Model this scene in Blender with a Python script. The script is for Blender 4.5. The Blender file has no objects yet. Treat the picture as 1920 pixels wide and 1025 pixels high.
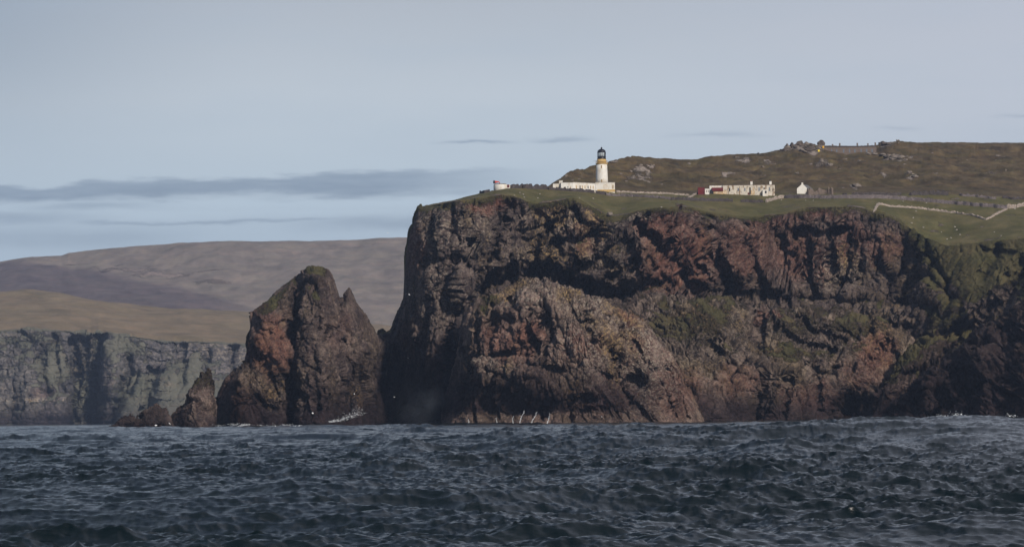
import bpy, math, random
import numpy as np
from mathutils import Matrix, Vector

random.seed(7)
C = bpy.context.scene.collection
SC = bpy.context.scene
# ------------------------------------------------------------------ camera
FPX = 6144.0                 # focal length in pixels of the 1920 px wide photograph
CX, CY = 960.0, 780.5        # optical axis (level view, lens shifted up)
CAMH = 3.5
ROLL = math.radians(0.6)
CR, SR = math.cos(ROLL), math.sin(ROLL)
cam_d = bpy.data.cameras.new('camera')
cam_d.sensor_fit = 'HORIZONTAL'; cam_d.sensor_width = 36.0
cam_d.lens = FPX / 1920.0 * 36.0
cam_d.shift_y = (CY - 512.5) / 1920.0
cam_d.clip_start = 1.0; cam_d.clip_end = 30000.0
cam = bpy.data.objects.new('camera', cam_d); C.objects.link(cam)
cam.matrix_world = Matrix(((CR, SR, 0, 0), (0, 0, -1, 0), (-SR, CR, 0, CAMH), (0, 0, 0, 1)))
SC.camera = cam
# ------------------------------------------------------------------ light
SUN_AZ_X, SUN_AZ_Y, SUN_EL = 0.50, -0.87, math.radians(31)
n_ = math.hypot(SUN_AZ_X, SUN_AZ_Y)
sun_dir = Vector((SUN_AZ_X / n_ * math.cos(SUN_EL), SUN_AZ_Y / n_ * math.cos(SUN_EL), math.sin(SUN_EL)))
sl = bpy.data.lights.new('sun', 'SUN'); sl.energy = 3.5; sl.angle = math.radians(4)
sl.color = (1.0, 0.92, 0.83)
so = bpy.data.objects.new('sun', sl); C.objects.link(so)
so.rotation_euler = sun_dir.to_track_quat('Z', 'Y').to_euler()
so.location = (0, 0, 900)
SC.view_settings.view_transform = 'Standard'; SC.view_settings.look = 'None'
SC.view_settings.exposure = 0.4; SC.view_settings.gamma = 1.0


class NT:
    """small helper for building node trees"""
    def __init__(s, tree):
        s.t = tree; s.n = tree.nodes; s.l = tree.links
    def node(s, kind, **kw):
        n = s.n.new(kind)
        for k, v in kw.items(): setattr(n, k, v)
        return n
    def put(s, sock, v):
        if hasattr(v, 'is_output') or isinstance(v, bpy.types.NodeSocket): s.l.new(v, sock)
        elif isinstance(v, (tuple, list)):
            v = tuple(v)
            if sock.type == 'RGBA' and len(v) == 3: v = v + (1,)
            sock.default_value = v
        else: sock.default_value = v
    def m(s, op, a, b=0.0, c=None, clamp=False):
        n = s.node('ShaderNodeMath', operation=op, use_clamp=clamp)
        s.put(n.inputs[0], a); s.put(n.inputs[1], b)
        if c is not None: s.put(n.inputs[2], c)
        return n.outputs[0]
    def mix(s, f, a, b, mode='MIX'):
        n = s.node('ShaderNodeMix', data_type='RGBA', blend_type=mode)
        s.put(n.inputs[0], f); s.put(n.inputs[6], a); s.put(n.inputs[7], b)
        return n.outputs[2]
    def ramp(s, f, stops, interp='LINEAR'):
        n = s.node('ShaderNodeValToRGB'); r = n.color_ramp; r.interpolation = interp
        while len(r.elements) < len(stops): r.elements.new(0.5)
        for e, (p, c) in zip(r.elements, stops):
            e.position = p; e.color = (tuple(c) + (1,)) if not isinstance(c, (int, float)) else (c, c, c, 1)
        s.put(n.inputs[0], f)
        return n.outputs[0]
    def step(s, x, a, b):
        n = s.node('ShaderNodeMapRange', interpolation_type='SMOOTHSTEP')
        s.put(n.inputs[0], x); n.inputs[1].default_value = a; n.inputs[2].default_value = b
        return n.outputs[0]
    def noise(s, vec, scale, detail=4, rough=0.55, dist=0.0, color=False):
        n = s.node('ShaderNodeTexNoise')
        s.put(n.inputs['Vector'], vec); n.inputs['Scale'].default_value = scale
        n.inputs['Detail'].default_value = detail; n.inputs['Roughness'].default_value = rough
        n.inputs['Distortion'].default_value = dist
        return n.outputs['Color' if color else 'Fac']
    def mapping(s, vec, sc=(1, 1, 1), rot=(0, 0, 0), loc=(0, 0, 0)):
        n = s.node('ShaderNodeMapping')
        s.put(n.inputs[0], vec); n.inputs[1].default_value = loc
        n.inputs[2].default_value = rot; n.inputs[3].default_value = sc
        return n.outputs[0]

# ------------------------------------------------------------------ world
w = bpy.data.worlds.new("World"); SC.world = w; w.use_nodes = True
T = NT(w.node_tree)
bg = w.node_tree.nodes['Background']; bg.inputs[1].default_value = 0.1
sky = T.node('ShaderNodeTexSky', sky_type='NISHITA'); sky.sun_disc = False
sky.sun_elevation = SUN_EL; sky.sun_rotation = math.atan2(SUN_AZ_X, SUN_AZ_Y)
tc = T.node('ShaderNodeTexCoord')
sep = T.node('ShaderNodeSeparateXYZ'); T.l.new(tc.outputs['Generated'], sep.inputs[0])
X, Y, Z = sep.outputs
yy = T.m('MAXIMUM', T.m('ABSOLUTE', Y), 0.05)
A = T.m('DIVIDE', X, yy); E = T.m('DIVIDE', Z, yy)
EN = T.m('DIVIDE', T.m('ARCTANGENT', E), math.pi / 2, clamp=True)      # 0 horizon .. 1 zenith
base = T.ramp(EN, [(0.0, (.32, .40, .50)), (0.032, (.33, .41, .51)), (0.046, (.40, .47, .545)), (0.062, (.43, .47, .52)), (0.083, (.35, .37, .41)), (0.125, (.25, .275, .325)), (0.27, (.070, .088, .13)), (0.5, (.060, .076, .115)), (1.0, (.045, .06, .10))])  # stops above the view kept dark to lower the ambient light
# greyer, slightly warmer cloud towards the right
base = T.mix(T.m('MULTIPLY', T.step(A, -0.02, 0.17), 0.6), base, (.43, .44, .50))
# sky colour darkened towards the far upper left, a painted vignette
base = T.mix(T.m('MULTIPLY', T.m('MULTIPLY', T.step(T.m('MULTIPLY', A, -1), 0.06, 0.20), T.step(E, 0.05, 0.13)), 0.8), base, (.20, .24, .30))
cv = T.node('ShaderNodeCombineXYZ'); T.put(cv.inputs[0], A); T.put(cv.inputs[1], E)
big = T.noise(T.mapping(cv.outputs[0], (9, 42, 1)), 1.0, 4, 0.5)
base = T.mix(T.m('MULTIPLY', T.step(big, 0.42, 0.75), 0.22), base, (.30, .37, .46))
wob = T.noise(T.mapping(cv.outputs[0], (30, 120, 1)), 1.0, 5, 0.6)
wobs = T.m('SUBTRACT', wob, 0.5)
fine = T.noise(T.mapping(cv.outputs[0], (60, 420, 1), loc=(3, 5, 0)), 1.0, 6, 0.6)
E2 = T.m('ADD', E, T.m('MULTIPLY', wobs, 0.006))
def band(px0, px1, py, wpx, strength, soft=0.02, slope=0.0):
    a0, a1, e0, wd = (px0 - 960) / FPX, (px1 - 960) / FPX, (790 - py) / FPX, wpx / FPX
    ec = T.m('ADD', e0, T.m('MULTIPLY', T.m('SUBTRACT', A, a0), slope))
    d = T.m('DIVIDE', T.m('SUBTRACT', E2, ec), wd)
    g = T.m('POWER', 2.718, T.m('MULTIPLY', T.m('MULTIPLY', d, d), -1.0))
    g = T.m('MULTIPLY', g, T.step(A, a0 - soft, a0 + soft)); g = T.m('MULTIPLY', g, T.step(T.m('MULTIPLY', A, -1), -a1 - soft, -a1 + soft))
    g = T.m('MULTIPLY', g, T.m('ADD', 0.62, T.m('MULTIPLY', fine, .75)))
    return T.m('MULTIPLY', g, strength)
mask = None
for b in [(-600, 900, 362, 8, .5, .012, .0), (60, 270, 388, 9, .6), (-400, 140, 410, 14, .55), (560, 760, 346, 8, .8), (150, 640, 419, 4, .55, .012), (-900, 330, 448, 20, .4),
          (600, 900, 428, 12, .55), (760, 960, 334, 6, .45, .008), (842, 956, 276, 3.2, .6, .008), (1010, 1110, 273, 4, .5, .006),
          (1290, 1420, 266, 3.6, .35, .012), (1660, 1720, 258, 5, .3, .006), (1885, 2100, 237, 3, .35, .008)]:
    g = band(*b); mask = g if mask is None else T.m('MAXIMUM', mask, g)
topl = T.m('ADD', (790 - 350) / FPX, T.m('MULTIPLY', T.m('ADD', A, 960 / FPX), .026))
Eb = T.m('ADD', E2, T.m('MULTIPLY', T.m('SUBTRACT', fine, .5), .0045))
bank = T.m('MULTIPLY', T.m('SUBTRACT', 1.0, T.step(T.m('SUBTRACT', Eb, topl), -.0009, .0013)), T.step(Eb, (790 - 385) / FPX, (790 - 362) / FPX))
bank = T.m('MULTIPLY', bank, T.step(T.m('MULTIPLY', A, -1), -.022, .045))
bank = T.m('MULTIPLY', bank, T.m('ADD', .52, T.m('MULTIPLY', fine, .62)))
mask = T.m('MINIMUM', T.m('MAXIMUM', mask, bank), 1.0)
base = T.mix(mask, base, (.165, .215, .30))
# bright gap below the cloud bank
gap = T.m('MAXIMUM', band(-900, 1000, 388, 9, .22), band(100, 760, 403, 8, .2))
base = T.mix(T.m('MULTIPLY', gap, T.m('SUBTRACT', 1, mask)), base, (.46, .56, .66))
base = T.mix(1.0, base, T.ramp(T.step(Y, -.45, .35), [(0, (.46, .49, .56)), (1, (1, 1, 1))]), 'MULTIPLY')  # unseen sky behind the camera dimmed to weaken fill light
sc10 = T.node('ShaderNodeVectorMath', operation='SCALE'); T.put(sc10.inputs[0], base); sc10.inputs[3].default_value = 10.0
fin = T.mix(0.9, sky.outputs[0], sc10.outputs[0])
T.l.new(fin, bg.inputs[0])

# ------------------------------------------------------------------ maths helpers
f4 = np.float32
def pix(px, py, D):
    """point of the place seen at a pixel of the photograph, at distance D"""
    dx = (px - CX); dy = (CY - py)
    return (dx * CR + dy * SR) / FPX * D, D, CAMH + (-dx * SR + dy * CR) / FPX * D
def py_of_z(px, z, D):
    return CY - ((z - CAMH) * FPX / D + (px - CX) * SR) / CR
def hsh(ix, iy, iz, seed):
    with np.errstate(over='ignore'):
        h = (ix.astype(np.uint32) * np.uint32(73856093)) ^ (iy.astype(np.uint32) * np.uint32(19349663)) ^ (iz.astype(np.uint32) * np.uint32(83492791)) ^ np.uint32(seed * 2654435 + 1013)
        h ^= h >> np.uint32(15); h *= np.uint32(2246822519); h ^= h >> np.uint32(13); h *= np.uint32(3266489917); h ^= h >> np.uint32(16)
    return h
def r01(h): return (h & np.uint32(0xFFFFFF)).astype(f4) * f4(1 / 16777216.0)
def noise3(x, y, z, seed=0):
    x = np.asarray(x, f4); y = np.asarray(y, f4); z = np.asarray(z, f4)
    xi, yi, zi = np.floor(x), np.floor(y), np.floor(z)
    fx, fy, fz = x - xi, y - yi, z - zi
    xi, yi, zi = xi.astype(np.int32), yi.astype(np.int32), zi.astype(np.int32)
    u, v, w_ = fx * fx * (3 - 2 * fx), fy * fy * (3 - 2 * fy), fz * fz * (3 - 2 * fz)
    def g(a, b, c):
        h = hsh(xi + a, yi + b, zi + c, seed)
        gx = (h & np.uint32(1023)).astype(f4) / 511.5 - 1; gy = ((h >> np.uint32(10)) & np.uint32(1023)).astype(f4) / 511.5 - 1
        gz = ((h >> np.uint32(20)) & np.uint32(1023)).astype(f4) / 511.5 - 1
        return gx * (fx - a) + gy * (fy - b) + gz * (fz - c)
    x00 = g(0, 0, 0) * (1 - u) + g(1, 0, 0) * u; x10 = g(0, 1, 0) * (1 - u) + g(1, 1, 0) * u
    x01 = g(0, 0, 1) * (1 - u) + g(1, 0, 1) * u; x11 = g(0, 1, 1) * (1 - u) + g(1, 1, 1) * u
    return ((x00 * (1 - v) + x10 * v) * (1 - w_) + (x01 * (1 - v) + x11 * v) * w_)
def fbm(x, y, z, sc, octs=4, seed=0, gain=0.5, ridge=False):
    out = 0; a = 1.0; s = 1.0 / sc
    for k in range(octs):
        n = noise3(x * s, y * s, z * s, seed + k * 7)
        if ridge: n = 0.5 - 2 * np.abs(n)
        out = out + a * n; a *= gain; s *= 2.03
    return out
def facets(x, y, z, size, seed=0, tilt=0.8):
    """piecewise planar cells: blocks of jointed rock.  returns offset (-1..1), crack distance, cell random"""
    qx, qy, qz = (np.asarray(x, f4) / f4(size[0])), (np.asarray(y, f4) / f4(size[1])), (np.asarray(z, f4) / f4(size[2]))
    xi, yi, zi = np.floor(qx).astype(np.int32), np.floor(qy).astype(np.int32), np.floor(qz).astype(np.int32)
    best = np.full(qx.shape, 9.0, f4); sec = np.full(qx.shape, 9.0, f4)
    off = np.zeros(qx.shape, f4); rid = np.zeros(qx.shape, f4)
    for a in (-1, 0, 1):
        for b in (-1, 0, 1):
            for c in (-1, 0, 1):
                h = hsh(xi + a, yi + b, zi + c, seed)
                jx = (h & np.uint32(255)).astype(f4) / 255; jy = ((h >> np.uint32(8)) & np.uint32(255)).astype(f4) / 255
                jz = ((h >> np.uint32(16)) & np.uint32(255)).astype(f4) / 255; rr = ((h >> np.uint32(24)) & np.uint32(255)).astype(f4) / 255
                dx, dy, dz = xi + a + jx - qx, yi + b + jy - qy, zi + c + jz - qz
                d = dx * dx + dy * dy + dz * dz
                nb = d < best
                sec = np.where(nb, best, np.minimum(sec, d)); best = np.where(nb, d, best)
                r2 = (jx * 7.13 + rr * 3.7) % 1.0; r3 = (jy * 5.31 + rr * 9.1) % 1.0; r4 = (jz * 8.7 + rr * 4.3) % 1.0
                o = (rr * 2 - 1) + tilt * ((r2 * 2 - 1) * dx + (r3 * 2 - 1) * dy + (r4 * 2 - 1) * dz) * 2
                off = np.where(nb, o, off); rid = np.where(nb, rr, rid)
    return off, np.sqrt(sec) - np.sqrt(best), rid
def sstep(x, a, b):
    t = np.clip((x - a) / (b - a), 0, 1); return t * t * (3 - 2 * t)
def interp(pts, x):
    p = np.array(pts, float); return np.interp(x, p[:, 0], p[:, 1])
def smooth_interp(pts, x):
    p = np.array(pts, float); xs = np.asarray(x, float)
    k = np.clip(np.searchsorted(p[:, 0], xs) - 1, 0, len(p) - 2)
    t = np.clip((xs - p[k, 0]) / (p[k + 1, 0] - p[k, 0]), 0, 1); t = t * t * (3 - 2 * t)
    return p[k, 1] * (1 - t) + p[k + 1, 1] * t
def dist_poly(px, py, pts):
    d = np.full(px.shape, 1e9); p = np.array(pts, float)
    for (ax, ay), (bx, by) in zip(p[:-1], p[1:]):
        vx, vy = bx - ax, by - ay; L = vx * vx + vy * vy + 1e-9
        t = np.clip(((px - ax) * vx + (py - ay) * vy) / L, 0, 1)
        d = np.minimum(d, (px - ax - t * vx) ** 2 + (py - ay - t * vy) ** 2)
    return np.sqrt(d)
RX0, RX1, RY0, RY1, RS = -200, 2240, 230, 860, 2.0
gx_, gy_ = np.meshgrid(np.arange(RX0, RX1 + RS, RS), np.arange(RY0, RY1 + RS, RS))
def raster(fn):
    """evaluate fn on a coarse map once, return a bilinear sampler"""
    m = fn(gx_, gy_).astype(f4)
    H, W = m.shape
    def s(px, py):
        u = np.clip((px - RX0) / RS, 0, W - 1.001); v = np.clip((py - RY0) / RS, 0, H - 1.001)
        i = u.astype(int); j = v.astype(int); fu = u - i; fv = v - j
        return (m[j, i] * (1 - fu) + m[j, i + 1] * fu) * (1 - fv) + (m[j + 1, i] * (1 - fu) + m[j + 1, i + 1] * fu) * fv
    return s
def crease_map(creases, blobs=(), cscale=1.35):
    def fn(x, y):
        wx = x + 9 * noise3(x / 26, y / 26, 0 * x, 5) + 5 * noise3(x / 9, y / 9, 0 * x, 6)
        wy = y + 9 * noise3(x / 26, y / 26, 0 * x + 9, 8) + 5 * noise3(x / 9, y / 9, 0 * x + 9, 9)
        out = np.zeros(x.shape)
        for pts, wd, dep in creases:
            dep = dep * cscale
            q = dist_poly(wx, wy, pts) / wd
            out += dep * np.clip(1 - q, 0, 1) ** 1.1 + 0.25 * dep * np.exp(-(q / 1.8) ** 2)
        for cx, cy, rx, ry, dep in blobs:
            out += dep * np.exp(-(((wx - cx) / rx) ** 2 + ((wy - cy) / ry) ** 2) ** 1.5)
        return out
    return raster(fn)
def blob_map(blobs, jit=14):
    def fn(x, y):
        wx = x + jit * noise3(x / 30, y / 30, 0 * x, 15) * 2 + jit * noise3(x / 11, y / 11, 0 * x, 16)
        wy = y + jit * noise3(x / 30, y / 30, 0 * x + 9, 18) * 2 + jit * noise3(x / 11, y / 11, 0 * x + 9, 19)
        out = np.zeros(x.shape)
        for cx, cy, rx, ry, v in blobs:
            out = np.maximum(out, v * np.exp(-(((wx - cx) / rx) ** 2 + ((wy - cy) / ry) ** 2) ** 2))
        return out
    return raster(fn)

# ------------------------------------------------------------------ object helpers
def tag(o, label=None, cat=None, group=None, kind=None):
    if label: o['label'] = label
    if cat: o['category'] = cat
    if group: o['group'] = group
    if kind: o['kind'] = kind
    return o
def empty(name, loc, rz=0.0):
    o = bpy.data.objects.new(name, None); C.objects.link(o); o.location = loc; o.rotation_euler = (0, 0, rz)
    o.empty_display_size = 1.0
    return o
def link(name, me, mat, parent=None):
    o = bpy.data.objects.new(name, me); C.objects.link(o)
    if parent: o.parent = parent
    if mat: me.materials.append(mat)
    return o
def grid_mesh(name, P, cols=None, smooth=True, closed=False):
    """P: (rows, cols, 3)"""
    R, Cn, _ = P.shape
    me = bpy.data.meshes.new(name)
    me.vertices.add(R * Cn); me.vertices.foreach_set('co', P.reshape(-1).astype(f4))
    i = np.arange(R * Cn).reshape(R, Cn)
    q = np.stack([i[:-1, :-1], i[:-1, 1:], i[1:, 1:], i[1:, :-1]], -1).reshape(-1, 4)
    me.loops.add(q.size); me.loops.foreach_set('vertex_index', q.reshape(-1).astype(np.int32))
    me.polygons.add(len(q)); me.polygons.foreach_set('loop_start', (np.arange(len(q)) * 4).astype(np.int32))
    me.update(calc_edges=True)
    if smooth: me.polygons.foreach_set('use_smooth', np.ones(len(q), bool))
    if cols is not None:
        at = me.color_attributes.new('mask', 'FLOAT_COLOR', 'POINT')
        at.data.foreach_set('color', cols.reshape(-1).astype(f4))
    return me
def grid_normals(P):
    du = np.gradient(P, axis=1); dv = np.gradient(P, axis=0)
    n = np.cross(du, dv); n /= (np.linalg.norm(n, axis=-1, keepdims=True) + 1e-9)
    return n
class MB:
    def __init__(s): s.v = []; s.f = []
    def add(s, vs, fs):
        k = len(s.v); s.v += [tuple(v) for v in vs]; s.f += [tuple(i + k for i in f) for f in fs]; return s
    def box(s, x0, x1, y0, y1, z0, z1, top=None):
        t = top or (0, 0)   # inset of the top
        a, b = t
        return s.add([(x0, y0, z0), (x1, y0, z0), (x1, y1, z0), (x0, y1, z0), (x0 + a, y0 + b, z1), (x1 - a, y0 + b, z1), (x1 - a, y1 - b, z1), (x0 + a, y1 - b, z1)],
                     [(0, 3, 2, 1), (4, 5, 6, 7), (0, 1, 5, 4), (1, 2, 6, 5), (2, 3, 7, 6), (3, 0, 4, 7)])
    def lathe(s, prof, n=24, cx=0, cy=0):
        vs = []; fs = []
        for r, z in prof:
            for k in range(n):
                a = 2 * math.pi * k / n; vs.append((cx + r * math.cos(a), cy + r * math.sin(a), z))
        for j in range(len(prof) - 1):
            for k in range(n):
                k2 = (k + 1) % n; fs.append((j * n + k, j * n + k2, (j + 1) * n + k2, (j + 1) * n + k))
        fs.append(tuple(reversed(range(n)))); fs.append(tuple(range((len(prof) - 1) * n, len(prof) * n)))
        return s.add(vs, fs)
    def tube(s, pts, radii, n=12, cap=True):
        vs = []; fs = []
        P = [Vector(p) for p in pts]
        for j, p in enumerate(P):
            t = (P[min(j + 1, len(P) - 1)] - P[max(j - 1, 0)]).normalized()
            up = Vector((0, 0, 1)) if abs(t.z) < 0.95 else Vector((0, 1, 0))
            u = t.cross(up).normalized(); v = u.cross(t)
            for k in range(n):
                a = 2 * math.pi * k / n; vs.append(p + (u * math.cos(a) + v * math.sin(a)) * radii[j])
        for j in range(len(P) - 1):
            for k in range(n):
                k2 = (k + 1) % n; fs.append((j * n + k, (j + 1) * n + k, (j + 1) * n + k2, j * n + k2))
        if cap: fs.append(tuple(range(n))); fs.append(tuple(reversed(range((len(P) - 1) * n, len(P) * n))))
        return s.add(vs, fs)
    def build(s, name, mat, parent=None, smooth=False, loc=None):
        me = bpy.data.meshes.new(name); me.from_pydata(s.v, [], s.f); me.update()
        if smooth:
            for p in me.polygons: p.use_smooth = len(p.vertices) == 4
        o = link(name, me, mat, parent)
        if loc is not None: o.location = loc
        return o

# ------------------------------------------------------------------ materials
def new_mat(name):
    m = bpy.data.materials.new(name); m.use_nodes = True
    t = NT(m.node_tree); b = m.node_tree.nodes['Principled BSDF']
    b.inputs['Specular IOR Level'].default_value = 0.25
    return m, t, b
def objco(t):
    return t.node('ShaderNodeTexCoord').outputs['Object']
def plain(name, col, rough=0.7, var=0.25, scale=1.5, dirt=None, dirt_amt=0.4, metallic=0.0):
    m, t, b = new_mat(name); co = objco(t)
    n = t.noise(co, scale, 5, 0.6)
    dark = tuple(c * (1 - var) for c in col); lite = tuple(min(1, c * (1 + var * .5)) for c in col)
    c = t.ramp(n, [(0.3, dark), (0.7, lite)])
    if dirt:
        d = t.noise(t.mapping(co, (1, 1, .35)), scale * .8, 6, 0.65)
        c = t.mix(t.m('MULTIPLY', t.step(d, 0.5, 0.62), dirt_amt), c, dirt)
    t.put(b.inputs['Base Color'], c); b.inputs['Roughness'].default_value = rough; b.inputs['Metallic'].default_value = metallic
    return m
def terrain_mat(name, bump=1.0, far=False, rock=None, grasscol=None, strata=(.85, .5, .5), satur=1.0):
    m, t, b = new_mat(name)
    co = objco(t)
    at = t.node('ShaderNodeAttribute'); at.attribute_name = 'mask'
    sp = t.node('ShaderNodeSeparateColor'); t.put(sp.inputs[0], at.outputs['Color'])
    grass, red, dark = sp.outputs; pale = at.outputs['Alpha']
    k = 0.25 if far else 1.0
    rk = rock or [(0.36, (.014, .011, .012)), (0.46, (.048, .034, .033)), (0.54, (.102, .073, .064)), (0.66, (.20, .155, .13))]
    n1 = t.noise(t.mapping(co, strata), 0.16 * k, 8, 0.62, 0.6)
    n2 = t.noise(co, 1.3 * k, 6, 0.7)
    n3 = t.noise(t.mapping(co, (1, 1, .5), loc=(50, 3, 9)), 0.05 * k, 5, 0.6)
    mixn = t.m('ADD', t.m('MULTIPLY', n1, 0.55), t.m('MULTIPLY', n2, 0.45))
    rc = t.ramp(mixn, rk)
    # purplish / greenish drift over tens of metres
    rc = t.mix(t.m('MULTIPLY', t.step(n3, .42, .62), 0.55), rc, t.mix(1.0, rc, (.80, .88, .74), 'MULTIPLY'))
    redc = t.ramp(mixn, [(0.36, (.034, .014, .012)), (0.5, (.125, .050, .036)), (0.66, (.21, .105, .075))])
    rc = t.mix(t.m('MULTIPLY', red, t.step(n2, .3, .5)), rc, redc)
    # pale lichen and dry crusts, and the painted light on the dome crest
    n4 = t.noise(t.mapping(co, (1, 1, 1), loc=(9, 9, 9)), 0.9 * k, 7, 0.75)
    pf = t.m('MULTIPLY', pale, t.step(n4, .48, .57), clamp=True)
    rc = t.mix(pf, rc, t.mix(t.step(n3, .5, .62), (.25, .21, .17), (.26, .18, .085)))
    sp_ = t.noise(t.mapping(co, (1, 1, 1), loc=(4, 1, 7)), .55 * k, 9, .82)
    rc = t.mix(1.0, rc, t.ramp(sp_, [(.40, (.55, .55, .57)), (.50, (.95, .95, .95)), (.58, (1.32, 1.30, 1.26))]), 'MULTIPLY')
    # black wet / lichen zone above the water
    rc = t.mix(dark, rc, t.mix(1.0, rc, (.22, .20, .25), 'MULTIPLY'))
    gc = grasscol or [(0.3, (.030, .032, .012)), (0.5, (.065, .060, .022)), (0.7, (.11, .090, .038))]
    g1 = t.noise(t.mapping(co, (1, .5, 1)), 0.11 * k, 7, 0.65)
    g2 = t.noise(co, 2.2 * k, 4, 0.7)
    gcol = t.ramp(t.m('ADD', t.m('MULTIPLY', g1, .55), t.m('MULTIPLY', g2, .45)), gc)
    edge = t.step(t.m('ADD', grass, t.m('MULTIPLY', t.m('SUBTRACT', n2, .5), 1.3)), .38, .60)
    gcol = t.mix(t.m('MULTIPLY', t.step(n3, .44, .60), .15 if far else .4), gcol, t.mix(1.0, gcol, (.62, .78, .58), 'MULTIPLY'))
    gcol = t.mix(t.m('MULTIPLY', t.step(t.noise(t.mapping(co, (.4, 1, 1.4), loc=(31, 7, 2)), .32 * k, 6, .7), .53, .62), .5), gcol, t.mix(1.0, gcol, (1.35, 1.15, 1.1), 'MULTIPLY'))
    gcol = t.mix(dark, gcol, t.mix(1.0, gcol, (.60, .58, .68), 'MULTIPLY'))  # same channel tints grass; on the distant hill it holds painted shade
    col = t.mix(edge, rc, gcol)
    t.put(b.inputs['Base Color'], col); b.inputs['Roughness'].default_value = 0.92
    b.inputs['Specular IOR Level'].default_value = 0.12
    bp = t.node('ShaderNodeBump'); bp.inputs['Strength'].default_value = 1.0
    h = t.m('ADD', t.m('MULTIPLY', n1, 1.2), t.m('MULTIPLY', n4, .8))
    bp.inputs['Distance'].default_value = bump
    hh = t.m('MULTIPLY', h, t.m('SUBTRACT', 1.15, edge))
    t.put(bp.inputs['Height'], hh); t.l.new(bp.outputs[0], b.inputs['Normal'])
    return m

M_rock = terrain_mat('rock', 0.9, rock=[(0.36, (.012, .010, .011)), (0.46, (.040, .029, .029)), (0.54, (.085, .062, .056)), (0.66, (.175, .135, .115))], grasscol=[(0.36, (.030, .029, .012)), (0.5, (.052, .045, .021)), (0.64, (.090, .074, .037))])
M_stack = terrain_mat('stack_rock', 0.9, grasscol=[(0.3, (.028, .028, .014)), (0.5, (.055, .048, .022)), (0.7, (.09, .075, .035))])
M_dome = terrain_mat('dome_rock', 0.9, rock=[(0.36, (.020, .014, .014)), (0.46, (.070, .047, .041)), (0.54, (.145, .100, .084)), (0.66, (.29, .22, .185))])
M_ridge = terrain_mat('ridge_rock', .9, rock=[(0.36, (.022, .016, .016)), (0.46, (.065, .046, .040)), (0.54, (.125, .092, .076)), (0.66, (.24, .185, .15))], grasscol=[(0.36, (.032, .029, .015)), (0.5, (.060, .050, .026)), (0.64, (.100, .080, .045))])
M_turf = terrain_mat('turf', 0.7, rock=[(0.36, (.03, .024, .022)), (0.5, (.09, .072, .062)), (0.66, (.19, .155, .135))], grasscol=[(0.36, (.042, .039, .015)), (0.5, (.084, .074, .031)), (0.64, (.135, .110, .055))])
M_moor = terrain_mat('moor', 0.6, rock=[(0.3, (.10, .08, .07)), (0.5, (.20, .165, .145)), (0.7, (.34, .29, .26))],
                     grasscol=[(0.36, (.026, .019, .011)), (0.46, (.055, .039, .021)), (0.54, (.088, .063, .033)), (0.66, (.125, .098, .045))])
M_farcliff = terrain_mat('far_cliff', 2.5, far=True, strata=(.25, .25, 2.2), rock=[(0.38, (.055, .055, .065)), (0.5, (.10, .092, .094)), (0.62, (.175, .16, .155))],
                         grasscol=[(0.38, (.062, .064, .054)), (0.5, (.088, .086, .068)), (0.62, (.118, .112, .088))])  # greyed and blued so the colour carries some distance haze
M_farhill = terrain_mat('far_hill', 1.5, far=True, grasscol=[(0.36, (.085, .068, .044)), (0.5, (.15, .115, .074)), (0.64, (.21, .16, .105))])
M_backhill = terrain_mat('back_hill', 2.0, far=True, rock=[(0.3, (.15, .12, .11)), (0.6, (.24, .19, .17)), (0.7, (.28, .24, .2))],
                         grasscol=[(0.36, (.105, .090, .082)), (0.5, (.17, .143, .125)), (0.64, (.235, .195, .16))])  # lightened in colour to stand in for thicker haze

# ------------------------------------------------------------------ the masses of rock
def rock_disp(P, amp, sc=1.0, shear=(0.35, 0.2), seed=1, fine=1.0, stretch=1.0):
    """signed displacement in metres along the normal; amp is a per vertex factor"""
    x, y, z = P[..., 0], P[..., 1], P[..., 2]
    out = np.zeros(x.shape, f4); idx = amp > 0.02
    X_, Y_, Z_ = x[idx], y[idx], z[idx]
    d_rib = 0.9 * noise3(X_ / 2.6, Y_ / 6, Z_ / 22, seed + 77) + 1.2 * noise3(X_ / 6.5, Y_ / 9, Z_ / 45, seed + 78)
    wx = 1.3 * fbm(X_, Y_, Z_, 14, 3, seed + 3); wz = 1.3 * fbm(X_, Y_, Z_, 14, 3, seed + 5)
    sh0 = shear[0][idx] if hasattr(shear[0], 'shape') else shear[0]
    xs = X_ + sh0 * Z_ + wx; zs = Z_ + shear[1] * X_ + wz; ys = Y_ + 0.2 * Z_
    stretch = stretch[idx] if hasattr(stretch, 'shape') else stretch
    o1, c1, _ = facets(xs, ys, zs, (24 * sc, 26 * sc, 26 * sc * stretch), seed, 1.1)
    o2, c2, _ = facets(xs, ys, zs, (7.5 * sc, 9 * sc, 9 * sc * stretch), seed + 1, 1.2)
    o3, c3, _ = facets(xs, ys, zs, (2.4 * sc, 3 * sc, 3.6 * sc * stretch), seed + 2, 1.2)
    o4, c4, _ = facets(xs, ys, zs, (1.0, 1.2, 1.3), seed + 4)
    d = 3.3 * o1 - 3.2 * np.exp(-(c1 / .05) ** 2)
    d += 1.35 * o2 - 2.1 * np.exp(-(c2 / .08) ** 2)
    d += 0.36 * o3 - 1.0 * np.exp(-(c3 / .12) ** 2)
    d += 0.42 * o4 * fine + d_rib
    d += 3.0 * fbm(X_, Y_, Z_, 34, 3, seed + 11) + 0.5 * fbm(X_, Y_, Z_, 5, 4, seed + 13)
    out[idx] = d * amp[idx]
    return out
def coarse_nz(N):
    nz = N[..., 2].copy()
    for ax in (0, 1):
        acc = nz.copy()
        for s in (1, 2, 3, 4):
            acc += np.roll(nz, s, ax) + np.roll(nz, -s, ax)
        nz = acc / 9
    return nz

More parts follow.
